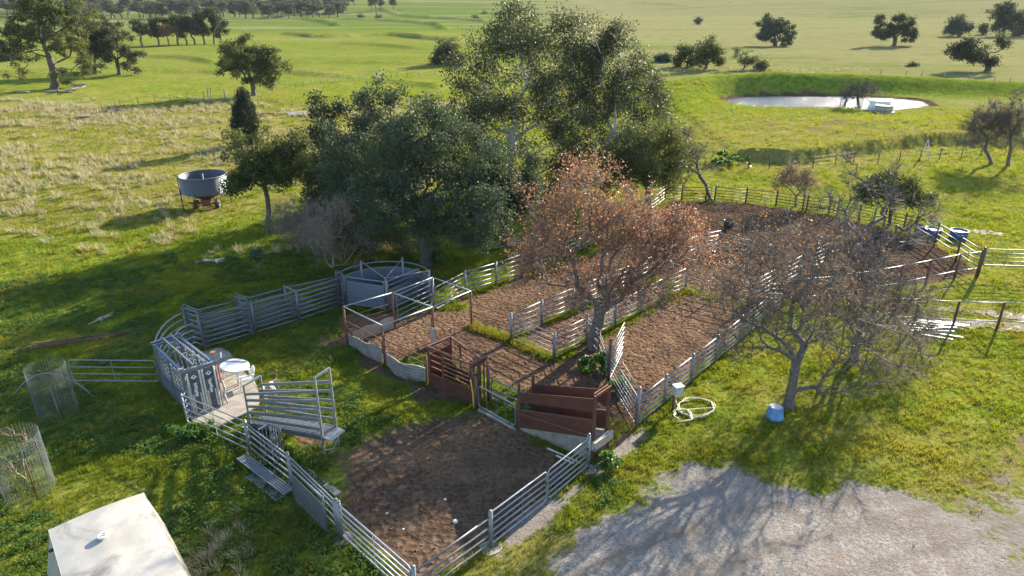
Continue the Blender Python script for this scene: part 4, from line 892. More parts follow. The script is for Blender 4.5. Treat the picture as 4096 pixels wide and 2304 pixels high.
for s in (-1, 1):
    MB().path([CP(-.3, s*.26, .68), CP(.0, s*.29, .68), CP(.2, s*.28, .66), CP(.25, s*.26, .56), CP(.25, s*.24, .46)], .024, 6).build('armrest', 'white_plastic', ct, True)
    MB().tube(CP(.31, s*.27, .06), CP(.24, s*.22, .47), .024, .03, n=6).build('leg', 'white_plastic', ct, True); MB().tube(CP(-.33, s*.26, .06), CP(-.22, s*.2, .45), .022, .03, n=6).build('leg', 'white_plastic', ct, True)

# ------------------------------------------------------------------ portable galvanised loading ramp
rn, rf = Vector(XY(1299, 1824)), Vector(XY(1353, 1780)); ln, lf = Vector(XY(974, 1540, 1.95)), Vector(XY(1040, 1502, 1.95))
zr = lambda top, p: None
def topz(p, v):                                        # height on the vertical through p that shows at pixel row v
    lo, hi = 0., 6.
    for _ in range(40):
        m = (lo+hi)/2; y, z = p[1], m-H
        if CY-F*(y*sp+z*cp)/(y*cp-z*sp) > v: lo = m
        else: hi = m
    return lo
hr = topz(rn, 1509); t = thing('loading_ramp', 'portable galvanised loading ramp with high rails standing on the grass', 'ramp', on(ln))
FZ = lambda k: .16+.62*k
for a, b in ((ln, rn), (lf, rf)):
    MB().bar(V3(a, 0), V3(a, 1.95), .07, .07).build('end_post', 'galvanised', t); MB().bar(V3(b, 0), V3(b, hr), .075, .075).build('end_post', 'galvanised_bright', t)
    for k in range(5):
        z0, z1 = FZ(0)+.30+.27*k, FZ(1)+.38+.40*k
        MB().bar(V3(a, z0), V3(b, z1), .05, .10+.03*(k == 1)).build('rail', 'galvanised', t)
    MB().bar(V3(a, .16), V3(b, FZ(1)), .05, .16).build('floor_beam', 'galvanised_dull', t)
for (a, b), z in (((ln, lf), 1.95), ((rn, rf), hr)): MB().bar(V3(a, z-.03), V3(b, z-.03), .07, .07).build('head_bar', 'galvanised', t)
m_ = MB(); m_.add([V3(ln, .2), V3(rn, FZ(1)+.04), V3(rf, FZ(1)+.04), V3(lf, .2), V3(ln, .23), V3(rn, FZ(1)+.07), V3(rf, FZ(1)+.07), V3(lf, .23)], [(3,2,1,0),(4,5,6,7),(0,1,5,4),(1,2,6,5),(2,3,7,6),(3,0,4,7)]); m_.build('floor', 'galvanised_dull', t)
for k in range(9): a, b = ln.lerp(rn, .06+.1*k), lf.lerp(rf, .06+.1*k); z = .235+(FZ(1)-.16)*(.06+.1*k); MB().bar(V3(a, z+.02), V3(b, z+.02), .04, .035).build('cleat', 'galvanised', t)
for k in range(3): a, b = ln.lerp(rn, .03), ln.lerp(rn, .97); MB().bar(V3(a, .26+.05*k), V3(b, FZ(1)+.12+.07*k), .02, .03).build('skirt_strip', 'galvanised_bright', t)
ex_ = (rn-ln).normalized(); m_ = MB(); p0, p1 = rn+ex_*.02, rf+ex_*.02; m_.add([V3(p0, FZ(1)+.02), V3(p0+ex_*.42, FZ(1)+.0), V3(p1+ex_*.42, FZ(1)+.0), V3(p1, FZ(1)+.02), V3(p0, FZ(1)+.05), V3(p0+ex_*.42, FZ(1)+.03), V3(p1+ex_*.42, FZ(1)+.03), V3(p1, FZ(1)+.05)], [(3,2,1,0),(4,5,6,7),(0,1,5,4),(1,2,6,5),(2,3,7,6),(3,0,4,7)]); m_.build('landing', 'galvanised_bright', t)
MB().path([V3(rn, .25), V3(rn.lerp(rf, .5)+ex_*.1, .12), V3(rf, .3)], .02, 6).build('brace', 'galvanised_bright', t)
# rails with rags and red steel bits behind the ramp
a, b = P(1030, 1625, .3), P(1115, 1510, 1.0); t = thing('rust_rail', 'thin rusty sloping rail on two stakes behind the portable ramp', 'rail', on(a))
ra_, rb_ = V3(XY(1035, 1560, 1.0), 1.0), V3(XY(1108, 1512, 1.05), 1.05)
T(ra_, rb_, .02, 'rail', 'rust', t); post(t, rb_, 1.45, .022, 'rust'); post(t, ra_, 1.1, .022, 'rust')
for k in range(4):
    s = .18+.21*k; c = ra_.lerp(rb_, s); d = (rb_-ra_).normalized(); nx = Vector((-d.y, d.x, 0)); vs = []; fs = []; W = 7; prof = [(-.13,-.62),(-.12,-.4),(-.09,-.2),(-.05,-.04),(0,.025),(.05,-.04),(.09,-.2),(.12,-.42),(.13,-.58)]; rnd = random.Random(k)
    for i in range(W):
        wv = (i/(W-1)-.5)*.22; ph = rnd.random()*6
        for q, (o_, z) in enumerate(prof): vs.append(c+d*(wv+.015*math.sin(3*q+ph))+nx*(o_*(1+.3*math.sin(i*2.2+k)))+Vector((0, 0, z*(.8+.25*rnd.random()))))
    n_ = len(prof)
    for i in range(W-1): fs += [(i*n_+q, i*n_+q+1, (i+1)*n_+q+1, (i+1)*n_+q) for q in range(n_-1)]
    o_ = MB().add(vs, fs).build('rag', 'cloth_pale' if k in (0, 2) else 'cloth_dark', None, True); md = o_.modifiers.new('s', 'SOLIDIFY'); md.thickness = .012
    tag(o_, ['pale rag hanging on the rusty rail, lowest one', 'dark rag hanging between the two pale ones', 'pale rag hanging second from the top of the rail', 'dark rag at the top end of the rusty rail'][k], 'rag', 'rags on the rusty rail')
t = thing('red_steel_frame', 'red steel frame lying in the grass behind the portable ramp', 'frame', P(*R3b(1380, 740)))
for q0, q1 in (((1330,690),(1610,760)), ((1330,740),(1600,815)), ((1310,690),(1380,750)), ((1360,820),(1600,815))): a, b = P(*R3b(*q0)), P(*R3b(*q1)); T(V3(a, .09), V3(b, .06), .028, 'bar', 'red_paint', t)

# ------------------------------------------------------------------ round forcing pen
hub = Vector(XY(1552, 1247)); e0 = Vector(inn[3]); R0 = (Vector(out[3])-hub).length
a0 = math.atan2(out[3][1]-hub.y, out[3][0]-hub.x); pe = Vector(XY(1722, 1213)); a1 = math.atan2(pe.y-hub.y, pe.x-hub.x); R1_ = (pe-hub).length
if a1 > a0: a1 -= 2*math.pi
t = thing('forcing_pen', 'round grey sheet-steel forcing pen with braced rim at the end of the race', 'pen', (hub.x, hub.y, gz(hub.x, hub.y)))
NS = 8
def rp(k): s = k/NS; a = a0+(a1-a0)*s; R = R0+(R1_-R0)*s; return (hub.x+R*math.cos(a), hub.y+R*math.sin(a))
for k in range(NS): MB().wall([rp(k+i/4) for i in range(5)], -.02, 1.55, .012).build('wall_sheet', 'blue_steel' if k % 3 else 'galvanised_dull', t)
MB().path([V3(rp(k/4), 1.9) for k in range(NS*4+1)], .03, 8).build('rim_pipe', 'galvanised', t, True); MB().path([V3(rp(k/4), 1.56) for k in range(NS*4+1)], .03, 8).build('rim_pipe', 'galvanised', t, True)
for k in (0, 2, 5, 8): post(t, rp(k), 2.15 if k in (2, 5) else 1.95, .055, 'galvanised')
post(t, hub, 1.95, .07, 'galvanised_dull', name='hub_post')
for k in (2, 5, 8): T(V3(hub, 1.93), V3(rp(k), 2.1 if k != 8 else 1.93), .026, 'brace', 'galvanised', t)
def sweep(lab, a, b, sheet):
    g = thing('sweep_gate', lab, 'gate', V3(a, 0), 'sweep gates of the forcing pen'); a, b = Vector(a), Vector(b)
    MB().path(rounded(a, b, .15, 1.72, .06), .03, 8, True).build('frame', 'galvanised', g, True)
    MB().wall([a.lerp(b, .02), a.lerp(b, .98)], .17, sheet, .01).build('sheet', 'blue_steel', g)
    for k in range(5): z = .42+.26*k; MB().bar(V3(a, z), V3(b, z), .05, .04).build('rail', 'galvanised', g)
    return g
sweep('closed sheeted sweep gate between the race end and the hub post', Vector(inn[3]).lerp(hub, .06), hub.lerp(Vector(inn[3]), .06), 1.45)
sw2 = Vector(XY(1682, 1187)); g = sweep('half-open sheeted sweep gate right of the hub post', hub.lerp(sw2, .05), sw2, 1.2)

# ------------------------------------------------------------------ rusty overhead frame and its pens
ZF = 1.97
fA, fB, fC, fD, fE, fF = [Vector(XY(*q, z=ZF)) for q in ((1373, 1226), (1528, 1303), (1729, 1228), (1569, 1171), (1883, 1164), (1730, 1110))]
t = thing('overhead_frame', 'rusty posts joined by pale overhead pipes around two small pens', 'frame', on(fB))
for p in (fA, fB, fC, fD, fE, fF): post(t, p, ZF-.02, .055, 'rust' if p is not fF else 'galvanised')
for a, b in ((fA, fB), (fB, fC), (fC, fE), (fE, fF), (fF, fD), (fD, fA), (fD, fC)): T(V3(a, ZF), V3(b, ZF), .032, 'overhead_pipe', 'galvanised_bright', t)
def bowed(a, b, bow, n=8): 
    a, b = Vector(a), Vector(b); e = (b-a).normalized(); nn = Vector((e.y, -e.x)); nn = -nn if nn.y > 0 else nn
    return [a.lerp(b, i/n)+nn*bow*math.sin(math.pi*i/n) for i in range(n+1)]
def low_wall(lab, a, b, bow, h0, h1, mat, mesh=True):
    t = thing('low_wall', lab, 'wall', on(a)); pts = bowed(a, b, bow); n = len(pts)
    MB().wall(pts, -.05, [h0+(h1-h0)*i/(n-1)-.05*math.sin(i*1.7) for i in range(n)], .05).build('sheet', mat, t)
    if mesh:
        m_ = MB(); off = [p+(Vector((0, -1))*.05) for p in pts]
        for k in range(6): m_.path([V3(p, .05+.14*k) for p in off], .007, 4)
        L = sum((pts[i+1]-pts[i]).length for i in range(n-1)); kx = int(L/.12)
        for k in range(kx+1):
            s = k/kx*(n-1); i = min(n-2, int(s)); q = off[i].lerp(off[i+1], s-i); m_.tube(V3(q, .03), V3(q, .82), .006, n=4)
        o_ = m_.build('wire_mesh', 'dark_rust', t); o_['kind'] = 'stuff'
    return t
low_wall('pale sheet wall behind rusty mesh, left of the front rusty post', fA.lerp(fB, .06), fB.lerp(fA, .05), .12, .62, .82, 'pale_sheet')
boxL = Vector(XY(1720, 1538))
low_wall('bowed pale wall behind wire mesh between the front rusty post and rusty crush', fB.lerp(boxL, .04), boxL.lerp(fB, .08), .35, .75, .78, 'pale_sheet')
low_wall('plain concrete wall along the back left of the rusty pens', fA.lerp(fD, .12), fD.lerp(fA, .02), .05, .55, .7, 'concrete', False)
g = gate('rusty mesh gate hung over the pale sheet wall', fA.lerp(fB, .04), fB.lerp(fA, .04), .5, 1.25, 3, .022, 'rust', (.45,), latch=False)
fence('rail_fence', 'two rusty rails above the bowed wall beside the rusty crush', [tuple(fB.lerp(boxL, .03)), tuple(boxL.lerp(fB, .06))], [.98, 1.3], [1.5, 1.35], .05, .026, 'rust', 'rust')
fence('rail_fence', 'three thin rusty rails along the back left of the rusty pens', [tuple(fA.lerp(fD, .03)), tuple(fD.lerp(fA, .03))], [.85, 1.1, 1.4], 1.0, .03, .018, 'rust', 'rust', noposts=(0, 1))
gate('galvanised six-rail gate between the hub and the rusty pens', XY(1592, 1293), XY(1734, 1222), .12, 1.55, 6, .022, 'galvanised', (.55,))
fence('rail_fence', 'two rusty rails with mesh over the strip of bright grass', [tuple(fE), XY(2044, 1361)], [.85, 1.3], [1.6, 1.52], .05, .026, 'rust', 'rust', mesh=(.08, .82, .12, .12), noposts=(0, 1))
gate('rusty bent-topped gate standing open beside the rusty crush', XY(1730, 1364), XY(1824, 1425), .1, 1.35, 5, .022, 'rust', (.5,), mesh=(.1, .8, .12, .12))
t = thing('leaning_sheet', 'narrow pale sheet standing against the middle rusty post', 'sheet', on(fC)); MB().wall([tuple(fC+Vector((-.12, -.12))), tuple(fC+Vector((.1, -.4)))], 0, 1.0, .03).build('sheet', 'pale_sheet', t)

# ------------------------------------------------------------------ rusty crush
bfl, bfr = boxL, Vector(XY(1886, 1615)); hb_ = 1.87; bbl, bbr = Vector(XY(1803, 1348, hb_)), Vector(XY(1919, 1430, hb_))
t = thing('rusty_crush', 'old rust-brown steel crush with rails and sheeted lower sides', 'crush', on(bfl))
for p in (bfl, bfr, bbl, bbr, bfl.lerp(bfr, .34), bbl.lerp(bbr, .34)): MB().bar(V3(p, -.1), V3(p, hb_), .09, .09).build('post', 'dark_rust', t)
for a, b in ((bfl, bfr), (bbl, bbr), (bfl, bbl)): MB().bar(V3(a, hb_), V3(b, hb_), .08, .08).build('top_beam', 'rust', t)
for a, b in ((bfl, bfr), (bbl, bbr)):
    MB().wall([a.lerp(b, .02), a.lerp(b, .32)], .05, .62, .02).build('side_sheet', 'maroon_board', t); MB().wall([a.lerp(b, .36), a.lerp(b, .98)], .05, .68, .02).build('side_sheet', 'maroon_board', t)
    for k in range(5): z = .84+.2*k; MB().bar(V3(a.lerp(b, .35), z), V3(b, z), .045, .05).build('rail', 'rust', t)
    for k in range(3): z = .95+.3*k; MB().bar(V3(a, z), V3(a.lerp(b, .34), z), .045, .05).build('rail', 'rust', t)
MB().wall([bfl.lerp(bbl, .04), bfl.lerp(bbl, .96)], .05, 1.5, .02).build('end_sheet', 'maroon_board', t)
hl, hrr = Vector(XY(1904, 1635)), Vector(XY(1954, 1602)); e = (hrr-hl).normalized()
t = thing('head_bail', 'dark rusty head bail with round posts at the end of the old crush', 'head bail', on(hl))
for p, hh in ((hl, 1.5), (hrr, 1.55)): post(t, p, hh, .075, 'dark_rust')
for s in (.12, .42, .6, .9): q = hl.lerp(hrr, s)+Vector((-.12, .1)); MB().bar(V3(q, .05), V3(q, 1.95), .07, .07).build('upright', 'dark_rust', t)
a, b = hl+Vector((-.14, .08)), hrr+Vector((-.1, .1)); MB().bar(V3(a, 1.95), V3(b, 1.95), .1, .16).build('head_beam', 'maroon_board', t)
MB().wall([hl.lerp(hrr, .15)+Vector((-.12, .1)), hl.lerp(hrr, .4)+Vector((-.12, .1))], .4, 1.5, .03).build('neck_gate', 'maroon_board', t)
MB().path([V3(a, 1.5), V3(a+e*.1, 2.1), V3(b, 2.2), V3(b+e*.1, 1.6)], .02, 6).build('lever', 'black_steel', t)
a, b = V3(XY(1896, 1632), .02), PY(1882, 1518, XY(1896, 1632)[1]+.05); o_ = MB(); o_.bar(a, a.lerp(b, .5)+Vector((.03, 0, 0)), .06, .06); o_.bar(a.lerp(b, .5)+Vector((.03, 0, 0)), b, .06, .06)
tag(o_.build('yellow_bar', 'yellow_paint'), 'bent yellow bar leaning upright against the head bail', 'bar')
gate('small galvanised gate of upright bars between the head bail and loading ramp', XY(1914, 1630), XY(2062, 1712), .1, 1.06, 2, .03, 'galvanised_bright', (.24, .49, .74))
gate('second galvanised gate with mesh behind the small upright-barred gate', XY(1966, 1600), XY(2106, 1662), .1, 1.02, 3, .026, 'galvanised', (.25, .5), mesh=(.1, .9, .13, .13))
kerb_ = MB(); a, b = Vector(XY(1915, 1640)), Vector(XY(2064, 1722)); kerb_.bar(V3(a, .0), V3(b, .0), .12, .14); tag(kerb_.build('concrete_sill', 'concrete'), 'narrow concrete sill under the small galvanised gate', 'sill')

# ------------------------------------------------------------------ rusty loading ramp on its concrete wedge
nl_, nr_, fr2, fl2 = Vector(XY(2075, 1718)), Vector(XY(2368, 1846)), Vector(XY(2421, 1805)), None
fl2 = nl_+(fr2-nr_)
t = thing('loading_ramp', 'maroon-brown steel-sided loading ramp on a concrete wedge', 'ramp', on(nl_))
for p, hh in ((nl_, 2.07), (fl2, 2.07), (nr_, 2.78), (fr2, 2.78)): MB().bar(V3(p, -.1), V3(p, hh), .11, .11).build('post', 'dark_rust', t)
e = (nr_-nl_).normalized(); w = (fr2-nr_)
for (a, b), s in (((nl_, nr_), -1), ((fl2, fr2), 1)):
    o_ = Vector((-e.y, e.x))*.035*(1 if s > 0 else -1)
    def board(z0a, z1a, z0b, z1b): 
        a_, b_ = a.lerp(b, .015), b.lerp(a, .015)
        MB().wall([a_+o_*0, b_+o_*0], [z0a, z0b], [z1a, z1b], .035).build('side_board', 'maroon_board', t)
    board(1.28, 1.70, 2.10, 2.64); board(.12, .88, 1.02, 1.74)
    MB().bar(V3(a, .9), V3(b, 1.76), .05, .05).build('board_edge', 'dark_rust', t)
MB().tube(V3(nl_-Vector((e.y, -e.x))*-.06, .78), V3(nr_-Vector((e.y, -e.x))*-.06, 1.12), .045, n=8).build('brace_pipe', 'dark_rust', t, True)
for o_ in (-.06, .06): MB().bar(V3(nr_+e*o_, 2.8), V3(fr2+e*o_, 2.8), .05, .1).build('head_channel', 'rust', t)
m_ = MB(); q0, q1, q2, q3 = nl_+w*.03, nr_+w*.03, nr_+w*.97, nl_+w*.97
m_.add([V3(q0, -.2), V3(q1, -.2), V3(q2, -.2), V3(q3, -.2), V3(q0, .08), V3(q1, .98), V3(q2, .98), V3(q3, .08)], [(3,2,1,0),(4,5,6,7),(0,1,5,4),(1,2,6,5),(2,3,7,6),(3,0,4,7)]); m_.build('concrete_wedge', 'concrete', t)
for k in range(26):                                     # ribbed face of the wedge
    s = .1+.88*k/25; q = q0.lerp(q1, s)-w.normalized()*.012; MB().bar(V3(q, -.05), V3(q, .06+.9*s-.03), .03, .03).build('rib', 'concrete', t)
MB().bar(V3(nr_+e*.13-w*.2, .78), V3(fr2+e*.13+w*.15, .78), .16, .34).build('buffer_beam', 'timber', t)
MB().bar(V3(nr_+e*.06+w*.02, .3), V3(fr2+e*.06, .3), .05, .5).build('end_board', 'dark_rust', t)
for k, (q0, q1) in enumerate((((1425,1200),(1745,1345)), ((1510,1270),(1680,1350)))):
    def Z5(x, y): return 1600+x*.41408, 1300+y*.41408
    a, b = P(*Z5(*q0)), P(*Z5(*q1)); tag(MB().tube(V3(a, .05), V3(b, .05), .035, n=7).build('wooden_pole', 'bleached_wood', None, True), ['long pale pole lying at the foot of the ramp wedge', 'short pale pole lying beside the long one at the ramp'][k], 'pole')
pR = XY(2546, 1715)
gate('rusty mesh gate with bent top rail right of the timber buffer', fr2+e*.12, pR, .08, 1.15, 3, .024, 'rust', (.5,), mesh=(.1, 1.0, .12, .12), latch=False)
# right-hand fence line and inner lanes
ZR = [.2, .42, .64, .88, 1.12, 1.36]
rline = [pR, XY(2655, 1622), XY(2762, 1534), XY(2860, 1452), XY(2955, 1372), XY(3048, 1296), XY(3128, 1230)]
fence('rail_fence', 'long galvanised six-rail fence beside the hose and lawn', rline, ZR, [1.85, 1.45, 1.45, 1.45, 1.5, 1.5, 1.5], .06, .043, 'galvanised', 'galvanised', flat=.6)
pG, pH = XY(2044, 1361), XY(2217, 1441)
lane1 = [pG, XY(2166, 1303), XY(2290, 1247), XY(2410, 1195), XY(2520, 1148), XY(2610, 1108)]
lane2 = [pH, XY(2345, 1372), XY(2460, 1310), XY(2560, 1256), XY(2650, 1205), XY(2740, 1160)]
fence('rail_fence', 'galvanised rail fence running back under the russet tree, left of two', lane1, [.25, .5, .78, 1.08, 1.36], [1.5]+[1.42]*5, .06, .042, 'galvanised', 'galvanised', flat=.6)
fence('rail_fence', 'galvanised rail fence running back past the russet trunk, right of two', lane2, [.25, .5, .78, 1.08, 1.36], 1.42, .055, .04, 'galvanised', 'galvanised', flat=.6)
gate('six-rail gate with upright across the lane in front of the russet tree', nb(pG, pH, .06), nb(pG, pH, .97), .15, 1.35, 6, .021, 'galvanised', (.52,))
pS = XY(2432, 1532)
t = thing('tall_post', 'tall rusty post where the open gate hangs right of the russet trunk', 'post', on(pS)); post(t, pS, 2.12, .06, 'dark_rust')
T(V3(pS, 1.95), V3(pR, 1.75), .022, 'brace', 'galvanised', t)
gate('sunlit open six-rail gate seen end-on beside the tall rusty post', (pS[0]+.08, pS[1]+.08), XY(2490, 1420), .2, 1.75, 7, .024, 'galvanised_bright', (), latch=False)
gate('six-rail gate between the tall rusty post and the right-hand fence', (pS[0]+.05, pS[1]-.1), (pR[0]-.05, pR[1]+.12), .15, 1.4, 7, .021, 'galvanised', (.55,))
fence('rail_fence', 'short mesh fence between the russet trunk and the tall rusty post', [XY(2345, 1372), XY(2392, 1440), (pS[0]-.06, pS[1]+.06)], [.4, .8, 1.2, 1.4], 1.5, .045, .022, 'dark_rust', 'galvanised_dull', mesh=(.05, 1.1, .12, .12), noposts=(2,))
fence('rail_fence', 'cross fence at the back of the pen behind the russet tree', [XY(2610, 1108), XY(2740, 1160), XY(2860, 1190), XY(2990, 1222), XY(3128, 1230)], [.25, .52, .8, 1.08, 1.36], 1.42, .05, .03, noposts=(4,))
fence('rail_fence', 'galvanised rail fence from the lane end into the big pen', [XY(2610, 1108), XY(2700, 1060), XY(2790, 1020), XY(2872, 1000)], [.25, .52, .8, 1.08, 1.36], 1.42, .05, .03, 'galvanised', 'galvanised', noposts=(0, 3))
fence('rail_fence', 'galvanised rail fence running back behind the bare trees', [XY(2990, 1222), XY(3090, 1165), XY(3200, 1105), XY(3310, 1050)], [.25, .52, .8, 1.08, 1.36], 1.42, .05, .03, 'galvanised_dull', 'galvanised_dull', noposts=(0,))
gate('six-rail gate across the lane behind the russet trunk', XY(2300, 1252), XY(2455, 1305), .15, 1.36, 6, .021, 'galvanised', (.5,))
# far big pen
ffl = [XY(1863, 1180), XY(1985, 1141), XY(2087, 1104), XY(2200, 1060), XY(2330, 1005), XY(2450, 950), XY(2560, 885), XY(2659, 802)]
gate('galvanised gate between the forcing pen and the back fence', (fF.x+.1, fF.y+.02), ffl[0], .15, 1.4, 6, .022, 'galvanised', (.5,))
fence('rail_fence', 'galvanised five-rail fence along the back of the yards under the trees', ffl, [.25, .52, .80, 1.10, 1.38], 1.45, .06, .042, 'galvanised', 'galvanised', flat=.6)
far_p = [(2659,802),(2726,801),(2822,804),(2858,804),(2982,814),(3102,829),(3208,846),(3224,849),(3312,862),(3347,866),(3432,888),(3533,907),(3612,924),(3658,938)]
fence('rail_fence', 'dark-silhouetted curved five-rail fence around the far side of the big pen', [XY(*q) for q in far_p], [.22, .45, .68, .92, 1.18], 1.36, .06, .026, 'galvanised_silhouette', 'galvanised_silhouette', stays=1)  # same galvanised steel, its backlit silhouette put into a darker colour
pK = XY(3909, 1106)
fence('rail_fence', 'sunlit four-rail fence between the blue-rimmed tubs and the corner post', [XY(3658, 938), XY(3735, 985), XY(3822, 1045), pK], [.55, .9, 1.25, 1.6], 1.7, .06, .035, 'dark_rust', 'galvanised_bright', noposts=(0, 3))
t = thing('corner_post', 'thick rusty twin corner post at the right end of the big pen', 'post', on(pK)); post(t, pK, 1.85, .08, 'dark_rust'); post(t, (pK[0]-.2, pK[1]-.15), 1.75, .06, 'dark_rust')
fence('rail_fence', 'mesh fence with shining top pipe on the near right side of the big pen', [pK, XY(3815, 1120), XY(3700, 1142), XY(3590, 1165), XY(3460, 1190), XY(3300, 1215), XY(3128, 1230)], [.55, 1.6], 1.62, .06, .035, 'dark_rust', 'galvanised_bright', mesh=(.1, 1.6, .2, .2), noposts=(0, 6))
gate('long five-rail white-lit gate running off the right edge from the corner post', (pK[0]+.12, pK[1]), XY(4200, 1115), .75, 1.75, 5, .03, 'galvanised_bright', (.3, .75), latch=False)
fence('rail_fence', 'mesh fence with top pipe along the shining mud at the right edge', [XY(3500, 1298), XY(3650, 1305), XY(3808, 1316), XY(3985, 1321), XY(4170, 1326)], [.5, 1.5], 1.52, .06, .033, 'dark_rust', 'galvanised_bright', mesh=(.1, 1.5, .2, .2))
fence('rail_fence', 'short rusty rail panel standing inside the big pen', [XY(2880, 988), XY(2962, 992)], [.3, .65, 1.0, 1.3], 1.5, .05, .03, 'rust', 'rust')
fence('rail_fence', 'short galvanised rail panel crossing the rusty one inside the big pen', [XY(2872, 1000), XY(3000, 1030)], [.4, .8, 1.15], 1.25, .04, .04, 'galvanised', 'galvanised')

# ------------------------------------------------------------------ loose things round the yards
def tub(name, label, c, r, h, mat, inner, z=None, r2=None, cat='tub', group=None, water='water', half=False):
    z = gz(c[0], c[1]) if z is None else z; t = thing(name, label, cat, (c[0], c[1], z), group); r2 = r2 or r
    MB().lathe((c[0], c[1], z), [(r2, -.03), (r2*.99+.01*r, h*.5), (r, h*.94), (r*1.05, h), (r*.96, h+.01), (r*.93, h*.9), (r*.9, h*.55)], 28).build('shell', mat, t, True)
    MB().lathe((c[0], c[1], z+h*.8), [(r*.915, 0), (r*.915, .01)], 28).build('contents', inner, t)
    return t
tub('water_trough', 'round blue trough with pale water outside the big pen, right-hand one', XY(3830, 955), .55, .62, 'deep_blue_plastic', 'white_plastic', group='round blue troughs')
tub('water_trough', 'round blue trough behind the pen rails, middle one of three containers', XY(3727, 945), .55, .55, 'deep_blue_plastic', 'white_plastic', group='round blue troughs')
tub('blue_drum', 'small deep blue drum at the end of the far curved fence', XY(3674, 936), .3, .6, 'deep_blue_plastic', 'black_plastic', cat='drum')
tub('black_bucket', 'black square-sided feed bucket on the bare floor of the big pen', XY(2912, 912), .34, .55, 'black_plastic', 'black_plastic', cat='bucket')
c = XY(3098, 1668); t = thing('blue_tub', 'upturned blue plastic tub with leaves on top at the bare tree foot', 'tub', on(c)); zz = gz(*c)
MB().lathe((c[0], c[1], zz), [(.36, -.02), (.37, .03), (.34, .06), (.28, .46), (.27, .5), (.245, .52), (.23, .495)], 28).build('shell', 'blue_plastic', t, True)
MB().lathe((c[0], c[1], zz+.495), [(.235, 0), (.23, .005)], 24).build('base_plate', 'grey_box', t)
pB = XY(2690, 1642); t = thing('meter_box', 'grey metal box on a short dark post beside the cream hose', 'box', on(pB)); post(t, pB, .85, .055, 'dark_rust'); bz = gz(*pB)
MB().box((pB[0]+.12, pB[1]-.05, bz+.98), (.36, .30, .42), .35).build('cabinet', 'grey_box', t); MB().box((pB[0]+.12, pB[1]-.05, bz+1.2), (.4, .34, .03), .35).build('lid', 'grey_box', t)
hc = P(*R7(0, 0)); rnd = random.Random(4); pts = []
c1, c2 = Vector(XY(2783, 1635)), Vector(XY(2730, 1672)); t_ = []
for k in range(170):
    a = k*.19; cx = c1 if k < 95 else c2; rr2 = (.78 if k < 95 else .42)+.1*math.sin(k*.37)+.05*math.sin(k*1.1); q = cx+Vector((math.cos(a)*rr2, math.sin(a)*rr2*.82)); pts.append(V3(q, gz(q.x, q.y)+.06+.02*math.sin(k*.5)+.0006*k))
q0 = pts[0]; pts = [V3(pB, .2)+Vector((.08, 0, .3)), V3(pB, .08)+Vector((.25, -.1, 0))]+pts
tag(MB().path(pts, .017, 6).build('garden_hose', 'hose_cream', None, True), 'coiled cream hose lying on the lawn below the meter box', 'hose')
# tank with slightly domed roof
ZT = 1.7; tl, tr_ = Vector(XY(195, 2120, ZT)), Vector(XY(574, 1971, ZT)); e = (tr_-tl); W = e.length; e = e/W; n_ = Vector((e.y, -e.x)); LT = 4.9
t = thing('water_tank', 'low flat-roofed pale tank in the bottom left corner', 'tank', (tl.x, tl.y, gz(tl.x, tl.y))); zb_ = gz(tl.x, tl.y)-.1
NX, NY = 16, 26; vs = []; fs = []
for i in range(NX+1):
    for j in range(NY+1):
        u, v = i/NX, j/NY; q = tl+e*W*u+n_*LT*v; dome = .10*(1-(2*u-1)**2)*(1-.3*(2*v-1)**2); d2 = -.05*math.exp(-(((u-.62)/.16)**2+((v-.42)/.12)**2))-.03*math.exp(-(((u-.3)/.12)**2+((v-.35)/.2)**2))
        vs.append((q.x, q.y, ZT+dome+d2))
for i in range(NX):
    for j in range(NY): a = i*(NY+1)+j; fs.append((a, a+1, a+NY+2, a+NY+1))
MB().add(vs, fs).build('roof', 'tank_roof', t, True)
c4 = [tl, tr_, tr_+n_*LT, tl+n_*LT]; inset = .02; c4i = [p+(sum(c4, Vector((0, 0)))/4-p).normalized()*inset for p in c4]
cen4 = sum(c4, Vector((0, 0)))/4; c4o = [p+((p-cen4).dot(e)/abs((p-cen4).dot(e)))*e*.42+((p-cen4).dot(n_)/abs((p-cen4).dot(n_)))*n_*.3 for p in c4]
for k in range(4): MB().add([V3(c4o[k], zb_), V3(c4o[(k+1) % 4], zb_), V3(c4i[(k+1) % 4], ZT-.012), V3(c4i[k], ZT-.012)], [(0, 1, 2, 3)]).build('wall', 'tank_roof', t)
for k in range(4): MB().bar(V3(c4[k], ZT-.02), V3(c4[(k+1) % 4], ZT-.02), .03, .04).build('roof_edge', 'tank_roof', t)
cv = P(412, 2152, ZT+.08); v_ = MB().lathe(cv, [(.05, -.02), (.05, .05), (.135, .055), (.14, .09), (.125, .11), (.09, .115), (.085, .095), (.03, .095)], 22).build('vent_cap', 'white_plastic', t, True); MB().box(cv+Vector((.02, 0, .11)), (.17, .035, .02), .5).build('vent_bar', 'grey_box', v_)
q = tl+n_*.78-e*.02; MB().tube(V3(q-e*.11, ZT-.12), V3(q, ZT-.12), .05, n=10).build('valve', 'black_plastic', t, True); MB().tube(V3(q-e*.16, ZT-.12), V3(q-e*.11, ZT-.12), .03, n=10).build('valve_stem', 'galvanised', t, True)
